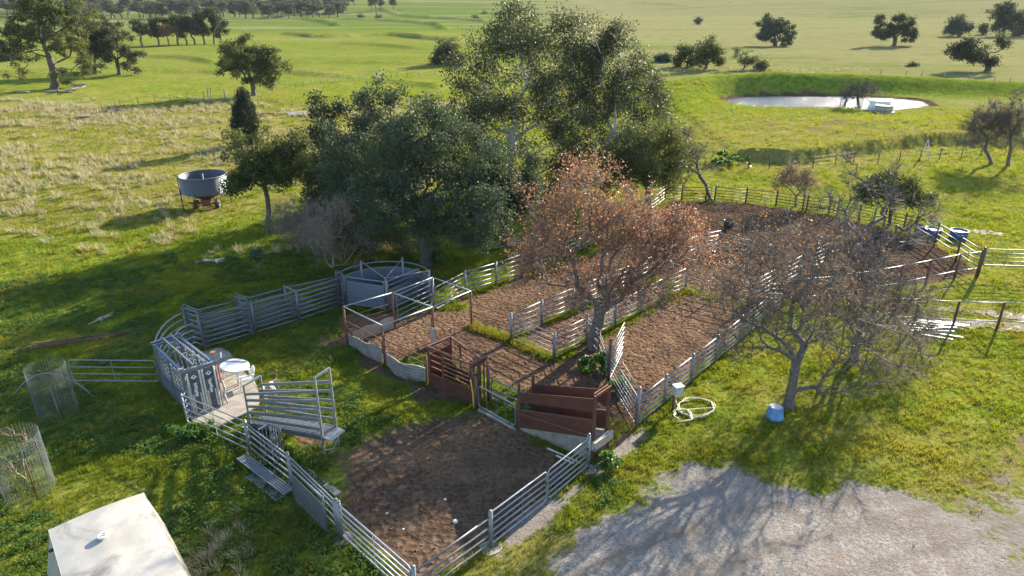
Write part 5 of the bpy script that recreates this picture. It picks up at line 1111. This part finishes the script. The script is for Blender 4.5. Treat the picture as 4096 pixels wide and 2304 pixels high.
# tree guards
def guard(label, c, r, h, seed, lab2):
    z = gz(*c); t = thing('tree_guard', label, 'tree guard', (c[0], c[1], z), 'round wire mesh tree guards'); m_ = MB(); n = 44
    for k in range(n):
        a = 2*math.pi*k/n; m_.tube((c[0]+r*math.cos(a), c[1]+r*math.sin(a), z), (c[0]+r*math.cos(a+.02), c[1]+r*math.sin(a+.02), z+h), .005, n=3, cap=False)
    for k in range(int(h/.1)+1): m_.path([(c[0]+r*math.cos(6.2832*i/26), c[1]+r*math.sin(6.2832*i/26), z+k*.1) for i in range(26)], .005, 3, True)
    o_ = m_.build('wire_mesh', 'galvanised_dull', t); o_['kind'] = 'stuff'
    for k in range(3): a = 2.1*k+.4+seed; T((c[0]+r*math.cos(a), c[1]+r*math.sin(a), z-.2), (c[0]+r*.98*math.cos(a), c[1]+r*.98*math.sin(a), z+h*.72), .022, 'stake', 'dark_rust', t, n=6)
    core = tree_core((c[0], c[1], z-.05), (c[0], c[1], z+.5), [(c[0], c[1], z+h*.55, r*.6, r*.6, h*.28), (c[0]+.1, c[1], z+h*.8, r*.7, r*.7, h*.3)], dict(seed=seed+400, tips=34, twigs=60, twig_len=.35, twig_r=.006, rtip=.007, r0=.03, leaves=160, leaf=.06, spread=(.08, .08, .08), seg=.25))
    plant('sapling', lab2, 'sapling', (c[0], c[1], z-.05), core, 'twig_brown', 'leaf_brown', 'saplings inside the wire guards')
guard('round wire mesh guard at the left edge above the tank', XY(122, 1965), .74, 2.3, 1, 'red-tipped leafless sapling in the guard at the left edge')
guard('round wire mesh guard standing in shade beside the bent pipe', XY(236, 1655), .70, 2.2, 3, 'yellowish leafless sapling poking out of the shaded guard')
gl, gr_ = XY(296, 1530), XY(640, 1533); gate('low white-grey four-rail farm gate left of the crush', gl, gr_, .1, 1.12, 4, .02, 'galvanised_bright', (.49,))
hp = [P(*R7(*q), z=zz_) for q, zz_ in (((95,305),.05), ((180,230),.45), ((260,180),.8), ((350,150),1.0), ((440,155),1.05), ((530,180),.75), ((605,235),.1))]
q0, q1 = P(*R7(95, 305)), P(*R7(600, 300)); arcp = []
for k in range(17): s = k/16; q = q0.lerp(P(374, 1590), s); arcp.append((q.x, q.y, gz(q.x, q.y)+1.15*math.sin(math.pi*s)**.8+.02))
tag(MB().path(arcp, .03, 8).build('bent_pipe', 'blue_steel', None, True), 'blue-grey pipe bent into an arch beside the shaded guard', 'pipe')
# steel lengths and wire roll at the right
rnd = random.Random(9)
for k in range(16):
    c = Vector(XY(*R6(1960+rnd.uniform(-170, 110), 1165+rnd.uniform(-70, 40)))); a = rnd.uniform(-.5, -.2) if k > 4 else rnd.uniform(-.06, .06); L = rnd.uniform(.9, 2.2); d = Vector((math.cos(a), math.sin(a)))*L/2; z = gz(*c)+.05+.045*(k % 4)
    tag(MB().bar(V3(c-d, z), V3(c+d, z+.01), .07, .035).build('steel_length', 'galvanised'), 'loose shining steel length in the pile by the wire roll', 'steel length', 'loose steel lengths beside the mesh fence')
c = Vector(XY(*R6(1850, 1225))); m_ = MB(); z = gz(*c)
for k in range(13):
    xx = c.x-.85+.14*k; m_.path([(xx+.1*math.sin(i*.5), c.y+.62*math.cos(6.2832*i/22), z+.62+.62*math.sin(6.2832*i/22)) for i in range(22)], .008, 4, True)
for k in range(9): a = .7*k; m_.tube((c.x-.9, c.y+.62*math.cos(a), z+.62+.62*math.sin(a)), (c.x+.95, c.y+.62*math.cos(a), z+.62+.62*math.sin(a)), .006, n=3)
tag(m_.build('wire_roll', 'galvanised_bright'), 'large loose roll of shining wire mesh near the right edge', 'wire roll')
# wet ground sheets
def puddle(label, pts, seed):
    poly = [XY(*R6(*q)) for q in pts]; rnd = random.Random(seed); o_ = []
    for i in range(len(poly)):
        a, b = Vector(poly[i]), Vector(poly[(i+1) % len(poly)])
        for k in range(5): q = a.lerp(b, k/5); o_.append((q.x+rnd.uniform(-.25, .25), q.y+rnd.uniform(-.25, .25)))
    z = max(gz(*q) for q in o_); z = float(np.mean([gz(*q) for q in o_]))+.03
    return struct(MB().add([V3(q, gz(*q)+.03) for q in o_], [tuple(range(len(o_)))][::1]).build('puddle', 'wet_mud_glints'))
puddle('', [(2150,408),(2250,400),(2400,425),(2450,443),(2300,440),(2200,430)], 1); puddle('', [(1900,985),(2050,965),(2250,985),(2400,1005),(2568,1035),(2700,1060),(2700,1095),(2500,1070),(2250,1020),(2000,1005)], 2)
puddle('', [(1680,1065),(1900,1055),(2200,1062),(2568,1090),(2800,1110),(2800,1165),(2500,1148),(2200,1130),(1900,1118),(1700,1110)], 3)
for k, (x, y, s) in enumerate([(692, 958, .045), (758, 1098, .075), (320, 1050, .045), (425, 1152, .04)]):
    q = XY(1348+x*.6239, 1400+y*.6239); rnd = random.Random(k); z = gz(*q); m_ = MB(); m_.lathe((q[0], q[1], z-.02), [(s*1.2, 0), (s*1.35, s*.4), (s*.9, s*.9), (s*.3, s*1.05)], 9)
    tag(m_.build('stone', 'stone'), ['small pale stone high in the front yard', 'largest pale stone near the middle of the front yard', 'grey stone at the left of the front yard', 'small stone low in the front yard'][k], 'stone')
# ------------------------------------------------------------------ field bin
fb = Vector(XY(832, 822)); zg = gz(*fb); dist = math.hypot(fb.y, fb.x); Rb = 86/F*math.sqrt(dist**2+(H-2)**2)*.93
zt, zb2 = topz(fb, 700), topz(fb, 764)
t = thing('field_bin', 'open-topped corrugated grain bin on a rusty wheeled hopper in the meadow', 'grain bin', (fb.x, fb.y, zg))
prof = []; nC = 16
for k in range(nC*2+1): prof.append((Rb+(.018 if k % 2 else -.018), zb2+(zt-zb2)*k/(nC*2)))
inner = [(r-.05, z) for r, z in reversed(prof)]
def tubeshell(c, prof, n=40):
    vs, fs = [], []
    for r, z in prof: vs += [(c[0]+r*math.cos(6.2832*i/n), c[1]+r*math.sin(6.2832*i/n), z) for i in range(n)]
    for k in range(len(prof)-1): fs += [(k*n+i, k*n+(i+1) % n, (k+1)*n+(i+1) % n, (k+1)*n+i) for i in range(n)]
    return MB().add(vs, fs)
tubeshell(fb, prof+inner).build('corrugated_wall', 'galvanised_dull', t, False)
MB().path([(fb.x+Rb*math.cos(6.2832*i/40), fb.y+Rb*math.sin(6.2832*i/40), zt+.02) for i in range(40)], .05, 6, True).build('rim', 'galvanised_dull', t, True)
tubeshell(fb, [(.25, zg+.45), (.4, zg+.6), (Rb*.93, zb2+.02), (Rb*.99, zb2+.05), (Rb*.9, zb2+.05), (.35, zg+.66)], 32).build('hopper', 'rust', t, True)
for k in range(6): a = .5+k*math.pi/3; T((fb.x+Rb*1.02*math.cos(a), fb.y+Rb*1.02*math.sin(a), zg-.1), (fb.x+Rb*1.02*math.cos(a), fb.y+Rb*1.02*math.sin(a), zb2+.3), .03, 'leg', 'dark_rust', t)
for s in (-1, 1):
    c = fb+Vector((s*.85+.25, -.65)); w_ = MB().tube((c.x-.11, c.y, zg+.32), (c.x+.11, c.y, zg+.32), .34, n=20).build('wheel', 'tyre', t, True); MB().tube((c.x-.13, c.y, zg+.32), (c.x+.13, c.y, zg+.32), .16, n=14).build('rim', 'pale_sheet', w_, True)
MB().bar((fb.x-1.2, fb.y-.65, zg+.42), (fb.x+1.3, fb.y-.65, zg+.42), .12, .14).build('axle', 'rust', t); MB().bar((fb.x-.6, fb.y-.4, zg+.5), (fb.x-.3, fb.y-1.9, zg+.35), .14, .12).build('drawbar', 'rust', t)
MB().box((fb.x+.35, fb.y-.9, zg+.55), (.7, .6, .5), .3).build('outlet_chute', 'rust', t)
a = math.radians(205); lad = fb+Vector((math.cos(a), math.sin(a)))*(Rb+.08); tn = Vector((-math.sin(a), math.cos(a)))*.2
m_ = MB()
for s in (-1, 1): m_.bar(V3(lad+tn*s, zg+.6), V3(lad+tn*s, zt+.05), .04, .04)
for k in range(10): z = zg+.7+(zt-zg-.7)*k/9; m_.bar(V3(lad-tn, z), V3(lad+tn, z), .03, .03)
m_.build('ladder', 'dark_rust', t); MB().bar((fb.x-.1, fb.y+.2, zb2), (fb.x-.1, fb.y+.2, zt+.05), .08, .08).build('centre_post', 'pale_sheet', t)
# ------------------------------------------------------------------ wire fences across the paddocks
def wire_fence(label, pts, h=1.15, pm='dark_rust', r=.045, wires=3, group=None):
    t = thing('wire_fence', label, 'fence', on(pts[0]), group)
    for p in pts: post(t, p, h, r, pm, cap=False)
    for k in range(wires):
        m_ = MB(); m_.path([V3(p, gz(*p)+h*(.3+.65*k/(wires-1))) for p in pts], .007, 3); m_.build('wire', 'galvanised_dull', t)
    return t
wire_fence('thin wire fence on steel stakes across the dry meadow', [XY(*R1(*q)) for q in [(-60,930),(120,910),(295,875),(457,838),(608,834),(752,806),(886,793),(1016,770),(1137,752),(1250,742),(1380,735),(1500,728)]])
wire_fence('short taller-posted fence in the long shadow of the lone tree', [XY(*R1(*q)) for q in [(1530,722),(1552,719),(1652,730)]], 1.6, 'old_wood', .1)
wire_fence('wire fence right of the cypress across the green slope', [XY(*R1(*q)) for q in [(1725,690),(1800,720),(1895,768),(2016,782),(2145,796),(2268,824)]])
wire_fence('wire fence from the lone tree towards the paddock gate', [XY(*q) for q in [R1(1888,680),R1(1965,673),R1(2035,658),R1(2102,652),R1(2170,642),R1(2230,636),R1(2292,628),R1(2352,618),R1(2405,612),R1(2455,610),R1(2505,606),R2(30,607),R2(80,600),R2(125,598),R2(170,595),R2(205,594)]], 1.2, 'old_wood', .06, 4)
wire_fence('wire fence right of the paddock gate running behind the gums', [XY(*R2(*q)) for q in [(328,584),(362,573),(400,571),(440,570),(515,563),(600,558),(720,552)]], 1.1)
gate('pale wooden-looking gate in the far wire fence left of the gums', XY(*R2(270, 584)), XY(*R2(322, 582)), .15, 1.25, 4, .05, 'bleached_wood', (), latch=False)
wire_fence('wire fence on leaning stakes below the knoll bank', [XY(*R3(*q)) for q in [(225,1228),(392,1242),(545,1240),(697,1242),(858,1238),(1018,1232),(1180,1212),(1315,1195),(1495,1198),(1650,1190),(1800,1185),(1945,1172),(2105,1158),(2250,1142)]], 1.2)
wire_fence('faint wire fence on the slope behind the dam bank', [XY(*R3(*q)) for q in [(1513,548),(1700,560),(1815,562),(1980,585),(2160,600),(2340,632),(2450,650)]], 1.2, 'old_wood', .09, 2)
t = thing('strainer_post', 'pale A-shaped strainer post in the stake fence below the knoll', 'post', on(XY(*R3(1830, 1175)))); c = Vector(XY(*R3(1832, 1172))); z = gz(*c)
T((c.x-.5, c.y, z-.1), (c.x, c.y, z+2.0), .05, 'leg', 'bleached_wood', t); T((c.x+.45, c.y-.2, z-.1), (c.x+.02, c.y, z+2.0), .05, 'leg', 'bleached_wood', t); T((c.x-.28, c.y, z+.9), (c.x+.24, c.y, z+.9), .03, 'rung', 'bleached_wood', t)
# ------------------------------------------------------------------ dam tanks
def tank2(label, c, r, h, base):
    z = gz(*c); t = thing('stock_tank', label, 'tank', (c[0], c[1], z), 'pale tanks beside the dam')
    MB().lathe((c[0], c[1], z), [(r, -.15), (r, h*.45), (r*1.015, h*.48), (r, h*.51), (r, h*.97), (r*1.02, h), (r*.94, h+.015), (r*.92, h*.97)], 30).build('wall', 'pale_sheet' if base else 'white_plastic', t, True)
    MB().lathe((c[0], c[1], z+h*.9), [(r*.95, 0), (r*.95, .03)], 30).build('cover', 'white_plastic' if not base else 'grey_box', t)
    if base: MB().lathe((c[0], c[1], z), [(r*1.25, -.2), (r*1.25, .14), (r*1.2, .16)], 30).build('concrete_base', 'concrete', t)
tank2('large round white tank at the water edge of the dam', XY(*R3(1500, 800)), 1.45, 1.75, False)
tank2('smaller grey round tank in front of the large white one', XY(*R3(1534, 825)), 1.2, 1.05, True)
t = thing('yard_gate', 'leaning white rail gate beside the shore trees', 'gate', on(XY(*R3(1240, 775)))); a, b = XY(*R3(1218, 775)), XY(*R3(1258, 780))
MB().path(rounded(a, b, gz(*a)+.1, gz(*a)+1.5, .1), .045, 6, True).build('frame', 'galvanised_bright', t, True)
for k in range(2): T(V3(a, gz(*a)+.5+.45*k), V3(b, gz(*a)+.5+.45*k), .035, 'rail', 'galvanised_bright', t)
for k, (x, y, w) in enumerate([(1300, 772, 1.2), (1345, 785, .8), (1378, 765, .7)]):
    c = XY(*R3(x, y)); z = gz(*c); m_ = MB(); m_.box((c[0], c[1], z+.25), (w, .6, .55), .3); m_.box((c[0]+.3, c[1], z+.62), (w*.5, .4, .3), .7); tag(m_.build('pump_box', 'old_wood'), ['low dark pump housing between the shore trees', 'small dark box at the foot of the shore tree', 'upright dark box left of the large white tank'][k], 'box')
# ------------------------------------------------------------------ logs, timber heaps and fallen branches
def branch(label, px, L, seed, mat='bleached_wood', r=.06):
    c = P(*px); z = gz(c.x, c.y); rnd = random.Random(seed); m_ = MB(); a = rnd.uniform(-.3, .3)
    for k in range(6):
        a2 = a+rnd.uniform(-.8, .8); l = L*(1 if k == 0 else rnd.uniform(.3, .6)); s = Vector((c.x, c.y, z+.08))+Vector((math.cos(a), math.sin(a), 0))*L*rnd.uniform(-.4, .3)*(k > 0)
        d = Vector((math.cos(a2), math.sin(a2), rnd.uniform(.05, .45)*(k > 0))).normalized(); m_.path([s-d*l*.5*(k == 0), s+d*l*.25+Vector((0, 0, rnd.uniform(0, .1))), s+d*l*(.5 if k == 0 else 1)], [r, r*.8, r*.35], 6)
    return tag(m_.build('fallen_branch', mat, None, True), label, 'branch', 'fallen dead branches')
branch('white fallen branch in the bright grass left of the race', (838, 1048), 1.7, 1); branch('grey fallen branch in the shade near the race bend', (405, 1285), 1.3, 2, 'old_wood', .045)
branch('long pale fallen limb at the foot of the tall ragged gum', R1(440, 690), 5.5, 3, 'old_wood', .2); branch('second pale limb right of the tall ragged gum foot', R1(520, 680), 4, 4, 'bleached_wood', .13); branch('grey limbs on the ground under the trees behind the back fence', (2050, 985), 3.4, 5, 'old_wood', .07)
for k, (x, y, w, lab, mat) in enumerate([(815, 838, 3.6, 'reddish heap of old timber in the dry meadow', 'rust'), (640, 872, 3.4, 'dark flat heap of old timber in the dry meadow', 'old_wood'), (1945, 850, 3.0, 'reddish timber heap right of the cypress', 'rust'), (2200, 848, 3.0, 'pale timber heap in the grass right of the cypress', 'bleached_wood'), (580, 640, 3.2, 'dark log right of the tall ragged gum', 'old_wood'), (170, 688, 2.6, 'small log lying left of the tall ragged gum', 'old_wood')]):
    c = P(*R1(x, y)); z = gz(c.x, c.y); t = thing('timber_heap', lab, 'timber', (c.x, c.y, z)); rnd = random.Random(k)
    for i in range(6): q = Vector((c.x+rnd.uniform(-.5, .5), c.y+rnd.uniform(-.6, .6), z+.1+.06*i)); d = Vector((1, rnd.uniform(-.25, .25), rnd.uniform(-.05, .08)))*w*.5*rnd.uniform(.6, 1); MB().bar(q-d, q+d, .16, .1).build('beam', mat, t)
a, b = P(60, 1415), P(590, 1330); t = thing('fence_heap', 'line of rusty fallen rails half hidden in the shaded grass', 'rails', on(a))
for k in range(4): T(V3(a+Vector((0, .2*k, 0)), .12), V3(a.lerp(b, .75)+Vector((.3*k, .25*k, 0)), .1), .03, 'rail', 'dark_rust', t, n=6)
# mast and windmill on the far slope
def far_z(p): return gz(p[0], p[1])
c = XY(*R3(225, 86)); z = far_z(c); t = thing('lattice_mast', 'thin lattice mast rising out of the top of the picture', 'mast', (c[0], c[1], z))
for s in (-1, 1): T((c[0]+s*2.2, c[1], z-.5), (c[0]+s*.25, c[1], z+34), .16, 'leg', 'galvanised', t, n=5)
for k in range(10): zz_ = z+3.2*k; w_ = 2.2-1.95*k/10.6; T((c[0]-w_, c[1], zz_), (c[0]+w_*.85, c[1], zz_+3.2), .08, 'brace', 'galvanised', t, n=4)
c = XY(*R3(487, 84)); z = far_z(c); t = thing('windmill', 'small farm windmill on the far slope right of the mast', 'windmill', (c[0], c[1], z)); kx = math.hypot(*c)/F
hw = 42*.5452*kx*.85
for s in (-1, 1): T((c[0]+s*hw*.1, c[1], z-.5), (c[0]+s*.1, c[1], z+hw), .12, 'leg', 'galvanised', t, n=5)
MB().tube((c[0]-.3, c[1]-.3, z+hw), (c[0]-.3, c[1]+.6, z+hw), .3, n=8).build('gearbox', 'galvanised_dull', t)
for k in range(12): a = k*math.pi/6; d = Vector((math.cos(a), .1, math.sin(a))); q = Vector((c[0]-.3, c[1]-.4, z+hw)); MB().bar(q+d*.5, q+d*hw*.17, .25, .5).build('blade', 'galvanised', t)
MB().bar((c[0]+.3, c[1]+.2, z+hw), (c[0]+hw*.2, c[1]+.6, z+hw), .05, .8).build('tail_vane', 'galvanised', t)
# leafy weeds and shrubs by the yards
def shrub(label, px, w, h, seed, mat='leaf_fresh', leaves=900, leaf=.11):
    c = P(*px); z = gz(c.x, c.y)
    core = tree_core((c.x, c.y, z-.05), (c.x, c.y, z+h*.25), [(c.x, c.y, z+h*.5, w, w, h*.45), (c.x+w*.4, c.y-w*.2, z+h*.35, w*.6, w*.6, h*.3)], dict(seed=seed, tips=60, leaves=leaves, leaf=leaf, aspect=1.5, spread=(.08, .08, .06), rtip=.005, r0=.015, seg=.2))
    plant('leafy_shrub', label, 'shrub', (c.x, c.y, z-.05), core, 'twig_brown', mat, None, 'foliage', 'stems')
shrub('dark leafy shrub at the foot of the ramp timber buffer', (2440, 1868), .38, .6, 501, 'leaf_fresh', 1500, .09)
shrub('big green weed mass behind the mesh at the russet trunk', (2370, 1480), .85, .9, 502, 'leaf_fresh', 4200, .12)
shrub('white-flowered green weed mass at the left end of the pad gate', (790, 1725), .75, .55, 503, 'leaf_fresh', 2600, .10)
shrub('green weed tuft under the open gate beside the tall rusty post', (2470, 1560), .4, .5, 504, 'leaf_fresh', 1200, .1)
shrub('bright green shrub at the foot of the dark tree', (1740, 1045), .9, 1.1, 505, 'leaf_fresh', 2600, .15)
shrub('green shrub right of the far corner of the fence', (2890, 660), 2.2, 1.2, 506, 'leaf_fresh', 2200, .25)
# ------------------------------------------------------------------ grass, weeds, clods and fallen leaves (nobody could count them)
def tuft(seed, n, h, spread, w, mat, bend=.5, broad=False):
    rng = random.Random(seed); vs, fs = [], []
    for k in range(n):
        a = rng.random()*6.283; r = spread*math.sqrt(rng.random()); x, y = r*math.cos(a), r*math.sin(a); hh = h*(.55+.6*rng.random()); b = bend*hh*(.4+rng.random()); a2 = a+rng.uniform(-.8, .8)
        dx, dy = math.cos(a2), math.sin(a2); sx, sy = -dy*w*(.6+.6*rng.random()), dx*w; i = len(vs)
        if broad: vs += [(x, y, hh*.3), (x+dx*b*.5+sx, y+dy*b*.5+sy, hh*.9), (x+dx*b*1.3, y+dy*b*1.3, hh*.85), (x+dx*b*.5-sx, y+dy*b*.5-sy, hh*.9)]; fs += [(i, i+1, i+2, i+3)]
        else: vs += [(x-sx, y-sy, -.02), (x+sx, y+sy, -.02), (x+dx*b*.35+sx*.7, y+dy*b*.35+sy*.7, hh*.6), (x+dx*b*.35-sx*.7, y+dy*b*.35-sy*.7, hh*.6), (x+dx*b, y+dy*b, hh)]; fs += [(i, i+1, i+2, i+3), (i+3, i+2, i+4)]
    me = bpy.data.meshes.new('tuft'); me.from_pydata(vs, [], fs); me.materials.append(MATS[mat]); return bpy.data.objects.new('tuft', me)
def clod(seed, mat):
    rng = random.Random(seed); m_ = MB(); m_.lathe((0, 0, -.02), [(.055, 0), (.07, .02), (.05, .045), (.015, .055)], 6); vs = [(v.x*(.7+.6*rng.random()), v.y*(.7+.6*rng.random()), v.z*(.7+.6*rng.random())) for v in m_.v]
    me = bpy.data.meshes.new('clod'); me.from_pydata(vs, [], m_.f); me.materials.append(MATS[mat]); return bpy.data.objects.new('clod', me)
def scatter(name, label, cat, pts, scale, srcs, seed, tilt=.15):
    n = len(pts); rng = np.random.default_rng(seed); me = bpy.data.meshes.new(name); me.vertices.add(n); me.vertices.foreach_set('co', pts.astype(np.float32).ravel())
    rot = np.stack([rng.normal(size=n)*tilt, rng.normal(size=n)*tilt, rng.random(n)*6.283], 1).astype(np.float32)
    a = me.attributes.new('rot', 'FLOAT_VECTOR', 'POINT'); a.data.foreach_set('vector', rot.ravel())
    a = me.attributes.new('scl', 'FLOAT', 'POINT'); a.data.foreach_set('value', scale.astype(np.float32))
    a = me.attributes.new('pick', 'INT', 'POINT'); a.data.foreach_set('value', rng.integers(0, len(srcs), n).astype(np.int32))
    o = bpy.data.objects.new(name, me); col.objects.link(o); tag(o, label, cat, None, 'stuff')
    cl = bpy.data.collections.new(name+'_shapes')
    for s in srcs: cl.objects.link(s)
    ng = bpy.data.node_groups.new(name, 'GeometryNodeTree'); ng.interface.new_socket('Geometry', in_out='INPUT', socket_type='NodeSocketGeometry'); ng.interface.new_socket('Geometry', in_out='OUTPUT', socket_type='NodeSocketGeometry')
    gi, go = ng.nodes.new('NodeGroupInput'), ng.nodes.new('NodeGroupOutput'); ci = ng.nodes.new('GeometryNodeCollectionInfo'); ci.inputs['Collection'].default_value = cl; ci.inputs['Separate Children'].default_value = True; ci.inputs['Reset Children'].default_value = True
    ip = ng.nodes.new('GeometryNodeInstanceOnPoints'); ip.inputs['Pick Instance'].default_value = True
    def at(nm, ty):
        q = ng.nodes.new('GeometryNodeInputNamedAttribute'); q.data_type = ty; q.inputs['Name'].default_value = nm; return [x for x in q.outputs if x.enabled and x.name == 'Attribute'][0]
    e2r = ng.nodes.new('FunctionNodeEulerToRotation'); L = ng.links.new
    L(gi.outputs[0], ip.inputs['Points']); L(ci.outputs[0], ip.inputs['Instance']); L(at('rot', 'FLOAT_VECTOR'), e2r.inputs[0]); L(e2r.outputs[0], ip.inputs['Rotation']); L(at('scl', 'FLOAT'), ip.inputs['Scale']); L(at('pick', 'INT'), ip.inputs['Instance Index']); L(ip.outputs[0], go.inputs[0])
    md = o.modifiers.new('scatter', 'NODES'); md.node_group = ng
    return o
rng = np.random.default_rng(77)
PADS = [[XY(*R3b(*q)) for q in [(590,275),(760,225),(880,290),(1085,545),(1180,690),(1040,865),(740,995),(510,940),(300,620),(180,420),(350,380)]], [tuple(p) for p in c4], [tuple(nl_), tuple(nr_), tuple(fr2), tuple(fl2)]]
def field(n, r0, r1, a=48):
    th = np.radians(rng.uniform(-a, a, n)); r = np.sqrt(rng.uniform(r0*r0, r1*r1, n)); return r*np.sin(th), r*np.cos(th)
def keep_turf(x, y, extra=1.0, thin=1.0):
    d, g, dr, fa_, lu, we_ = zones(x, y); p = extra*(1-sstep(.25, .6, d+(vnoise(x*1.5, y*1.5, 8)-.5)*.5))*(1-sstep(.3, .6, g+(vnoise(x*1.5, y*1.5, 9)-.5)*.5))
    p = np.maximum(p, .003); p = np.where(g > .6, .002, p)
    for q in PADS: p = np.where(sdpoly(x, y, q) < .05, 0, p)
    p = np.where(sdpoly(x, y, WATER) < .6, 0, p)
    return rng.random(len(x)) < p, dr, lu
X, Y, S = [], [], []
for n, r0, r1, s in ((60000, 11, 26, .66), (64000, 26, 42, .78), (46000, 42, 72, 1.15), (30000, 72, 125, 1.8)):
    x, y = field(n, r0, r1); k, dr, lu = keep_turf(x, y); k &= rng.random(n) < .35+.65*sstep(.32, .55, fbm(x/1.1, y/1.1, 66, 3)); x, y, lu = x[k], y[k], lu[k]; X.append(x); Y.append(y); S.append(s*(.45+.45*lu+.3*rng.random(len(x))+1.1*rng.random(len(x))**6+.5*sstep(.5, .7, fbm(x/.9, y/.9, 67, 2))))
for line, n, w_ in (([tuple(fE), pG, pH], 1500, .16), (lane1, 900, .15), (lane2, 1100, .2), (rline, 1500, .16), ([tuple(fB), tuple(boxL)], 300, .12), ([pP1, pP2, pP3, pP4], 200, .15), ([XY(*q) for q in far_p], 300, .3), (inn, 500, .2), (out, 600, .3), (ffl, 1600, .3), ([XY(2610, 1108), XY(2740, 1160), XY(2990, 1222)], 500, .3)):
    L = np.array(line); s_ = rng.random(n)*(len(L)-1); i_ = s_.astype(int); f_2 = (s_-i_)[:, None]; q = L[i_]*(1-f_2)+L[np.minimum(i_+1, len(L)-1)]*f_2+rng.normal(size=(n, 2))*w_
    k = vnoise(q[:, 0]*.9, q[:, 1]*.9, 5) > .3; X.append(q[k, 0]); Y.append(q[k, 1]); S.append(.9+.7*rng.random(k.sum()))
x, y, s = map(np.concatenate, (X, Y, S)); pts = np.stack([x, y, hgt(x, y)], 1)
scatter('grass', 'short green grass covering the lawns and paddock', 'grass', pts, s, [tuft(1, 12, .11, .10, .008, 'grass_green'), tuft(2, 15, .085, .14, .009, 'grass_green', .8), tuft(3, 10, .15, .09, .008, 'grass_green', .4)], 1)
x, y = field(60000, 11, 48); k, dr, lu = keep_turf(x, y, 1.0); k &= (fbm(x/2.4, y/2.4, 91, 3)+.14*sstep(2, -6, x) > .60) & (rng.random(len(x)) < .7*sstep(9, 3, x)); x, y = x[k], y[k]
scatter('clover', 'patches of dark broad-leaved weeds among the grass', 'weeds', np.stack([x, y, hgt(x, y)], 1), .6+.8*rng.random(len(x)), [tuft(5, 12, .09, .11, .026, 'weed_green', .7, True), tuft(6, 15, .13, .12, .03, 'weed_green', .6, True)], 2)
x, y = field(80000, 40, 150); med = (x < -6-(y-45)*.0)*(y > 42); nz = fbm(x/9, y/5, 52, 3)*.6+fbm(x/2.2, y/1.6, 53, 2)*.4; k = med & (nz > .52) & (rng.random(len(x)) < .8); u_ = x/np.maximum(y, 1); k &= (u_ > -.85) & (y < 105+20*fbm(x/20, y/20, 3)); x, y = x[k], y[k]
x2, y2 = field(9000, 95, 190, 30); k2 = (x2 > 30) & (y2 > 158) & (fbm(x2/8, y2/5, 54, 3) > .55); x = np.concatenate([x, x2[k2]]); y = np.concatenate([y, y2[k2]])
scatter('dry_tussocks', 'straw-coloured dry grass tussocks over the meadow', 'dry grass', np.stack([x, y, hgt(x, y)], 1), .5+.9*rng.random(len(x))**2, [tuft(7, 26, .48, .20, .016, 'grass_dry', .5), tuft(8, 22, .36, .24, .018, 'grass_dry', .9), tuft(9, 30, .60, .18, .014, 'grass_dry', .4)], 3)
x, y = field(900, 17, 30, 30); k = (x < -3) & (np.hypot(x+9.2, y-16.2) < 1.5); x, y = rng.normal(size=90)*.5, rng.normal(size=90)*.9; b_ = XY(*D(525, 1415)); x, y = x+b_[0], y+b_[1]; k = np.array([sdpoly(x, y, PADS[1]) > .1]).ravel(); x, y = x[k], y[k]
scatter('tall_dry_grass', 'tall dry grass standing beside the pale tank', 'dry grass', np.stack([x, y, hgt(x, y)], 1), (.35+.4*rng.random(len(x))), [tuft(10, 24, .5, .14, .012, 'grass_dry', .6)], 4)
x, y = field(90000, 13, 75); z5 = zones(x, y); k = (z5[0] > .6) & (z5[1] < .4) & (rng.random(len(x)) < .7); 
for q in PADS: k &= sdpoly(x, y, q) > .1
x, y = x[k], y[k]
simple('soil_clod', (.06, .038, .026), (.13, .086, .057), 12, .95, 0, .4)
scatter('soil_clods', 'trampled lumps of soil and dung on the yard floors', 'soil', np.stack([x, y, hgt(x, y)], 1), (.25+.65*rng.random(len(x))**3)*(1+.012*np.hypot(x, y)), [clod(1, 'soil_clod'), clod(2, 'soil_clod'), clod(3, 'soil_clod')], 5, .3)
c = XY(2400, 1300); n = 9000; x, y = c[0]+rng.normal(size=n)*3.2, c[1]+rng.normal(size=n)*2.8; lv = leaf_quads(np.stack([x, y, hgt(x, y)+.025], 1), .07, 1.6, rng); lv[0].reshape(-1, 4, 3)[:, :, 2] = (hgt(x, y)+.02)[:, None]+rng.normal(size=(n, 4))*.008
o = mesh_obj('leaf_litter', lv[0], lv[1], 'leaf_red', None, False, {'tint': lv[2]}); tag(o, 'fallen russet leaves scattered over the pens under the russet tree', 'leaves', None, 'stuff')
# ------------------------------------------------------------------ the air: far things fade to blue
m = bpy.data.materials.new('haze_air'); m.use_nodes = True; m.node_tree.nodes.clear(); MATS['haze_air'] = m
vo = m.node_tree.nodes.new('ShaderNodeVolumePrincipled'); vo.inputs['Color'].default_value = (.80, .88, 1, 1); vo.inputs['Density'].default_value = .00005; vo.inputs['Anisotropy'].default_value = 0
mo = m.node_tree.nodes.new('ShaderNodeOutputMaterial'); m.node_tree.links.new(vo.outputs[0], mo.inputs['Volume'])
hz = MB(); hz.box((0, 0, 120), (10400, 10400, 250)); o = hz.build('haze', 'haze_air'); o['kind'] = 'stuff'
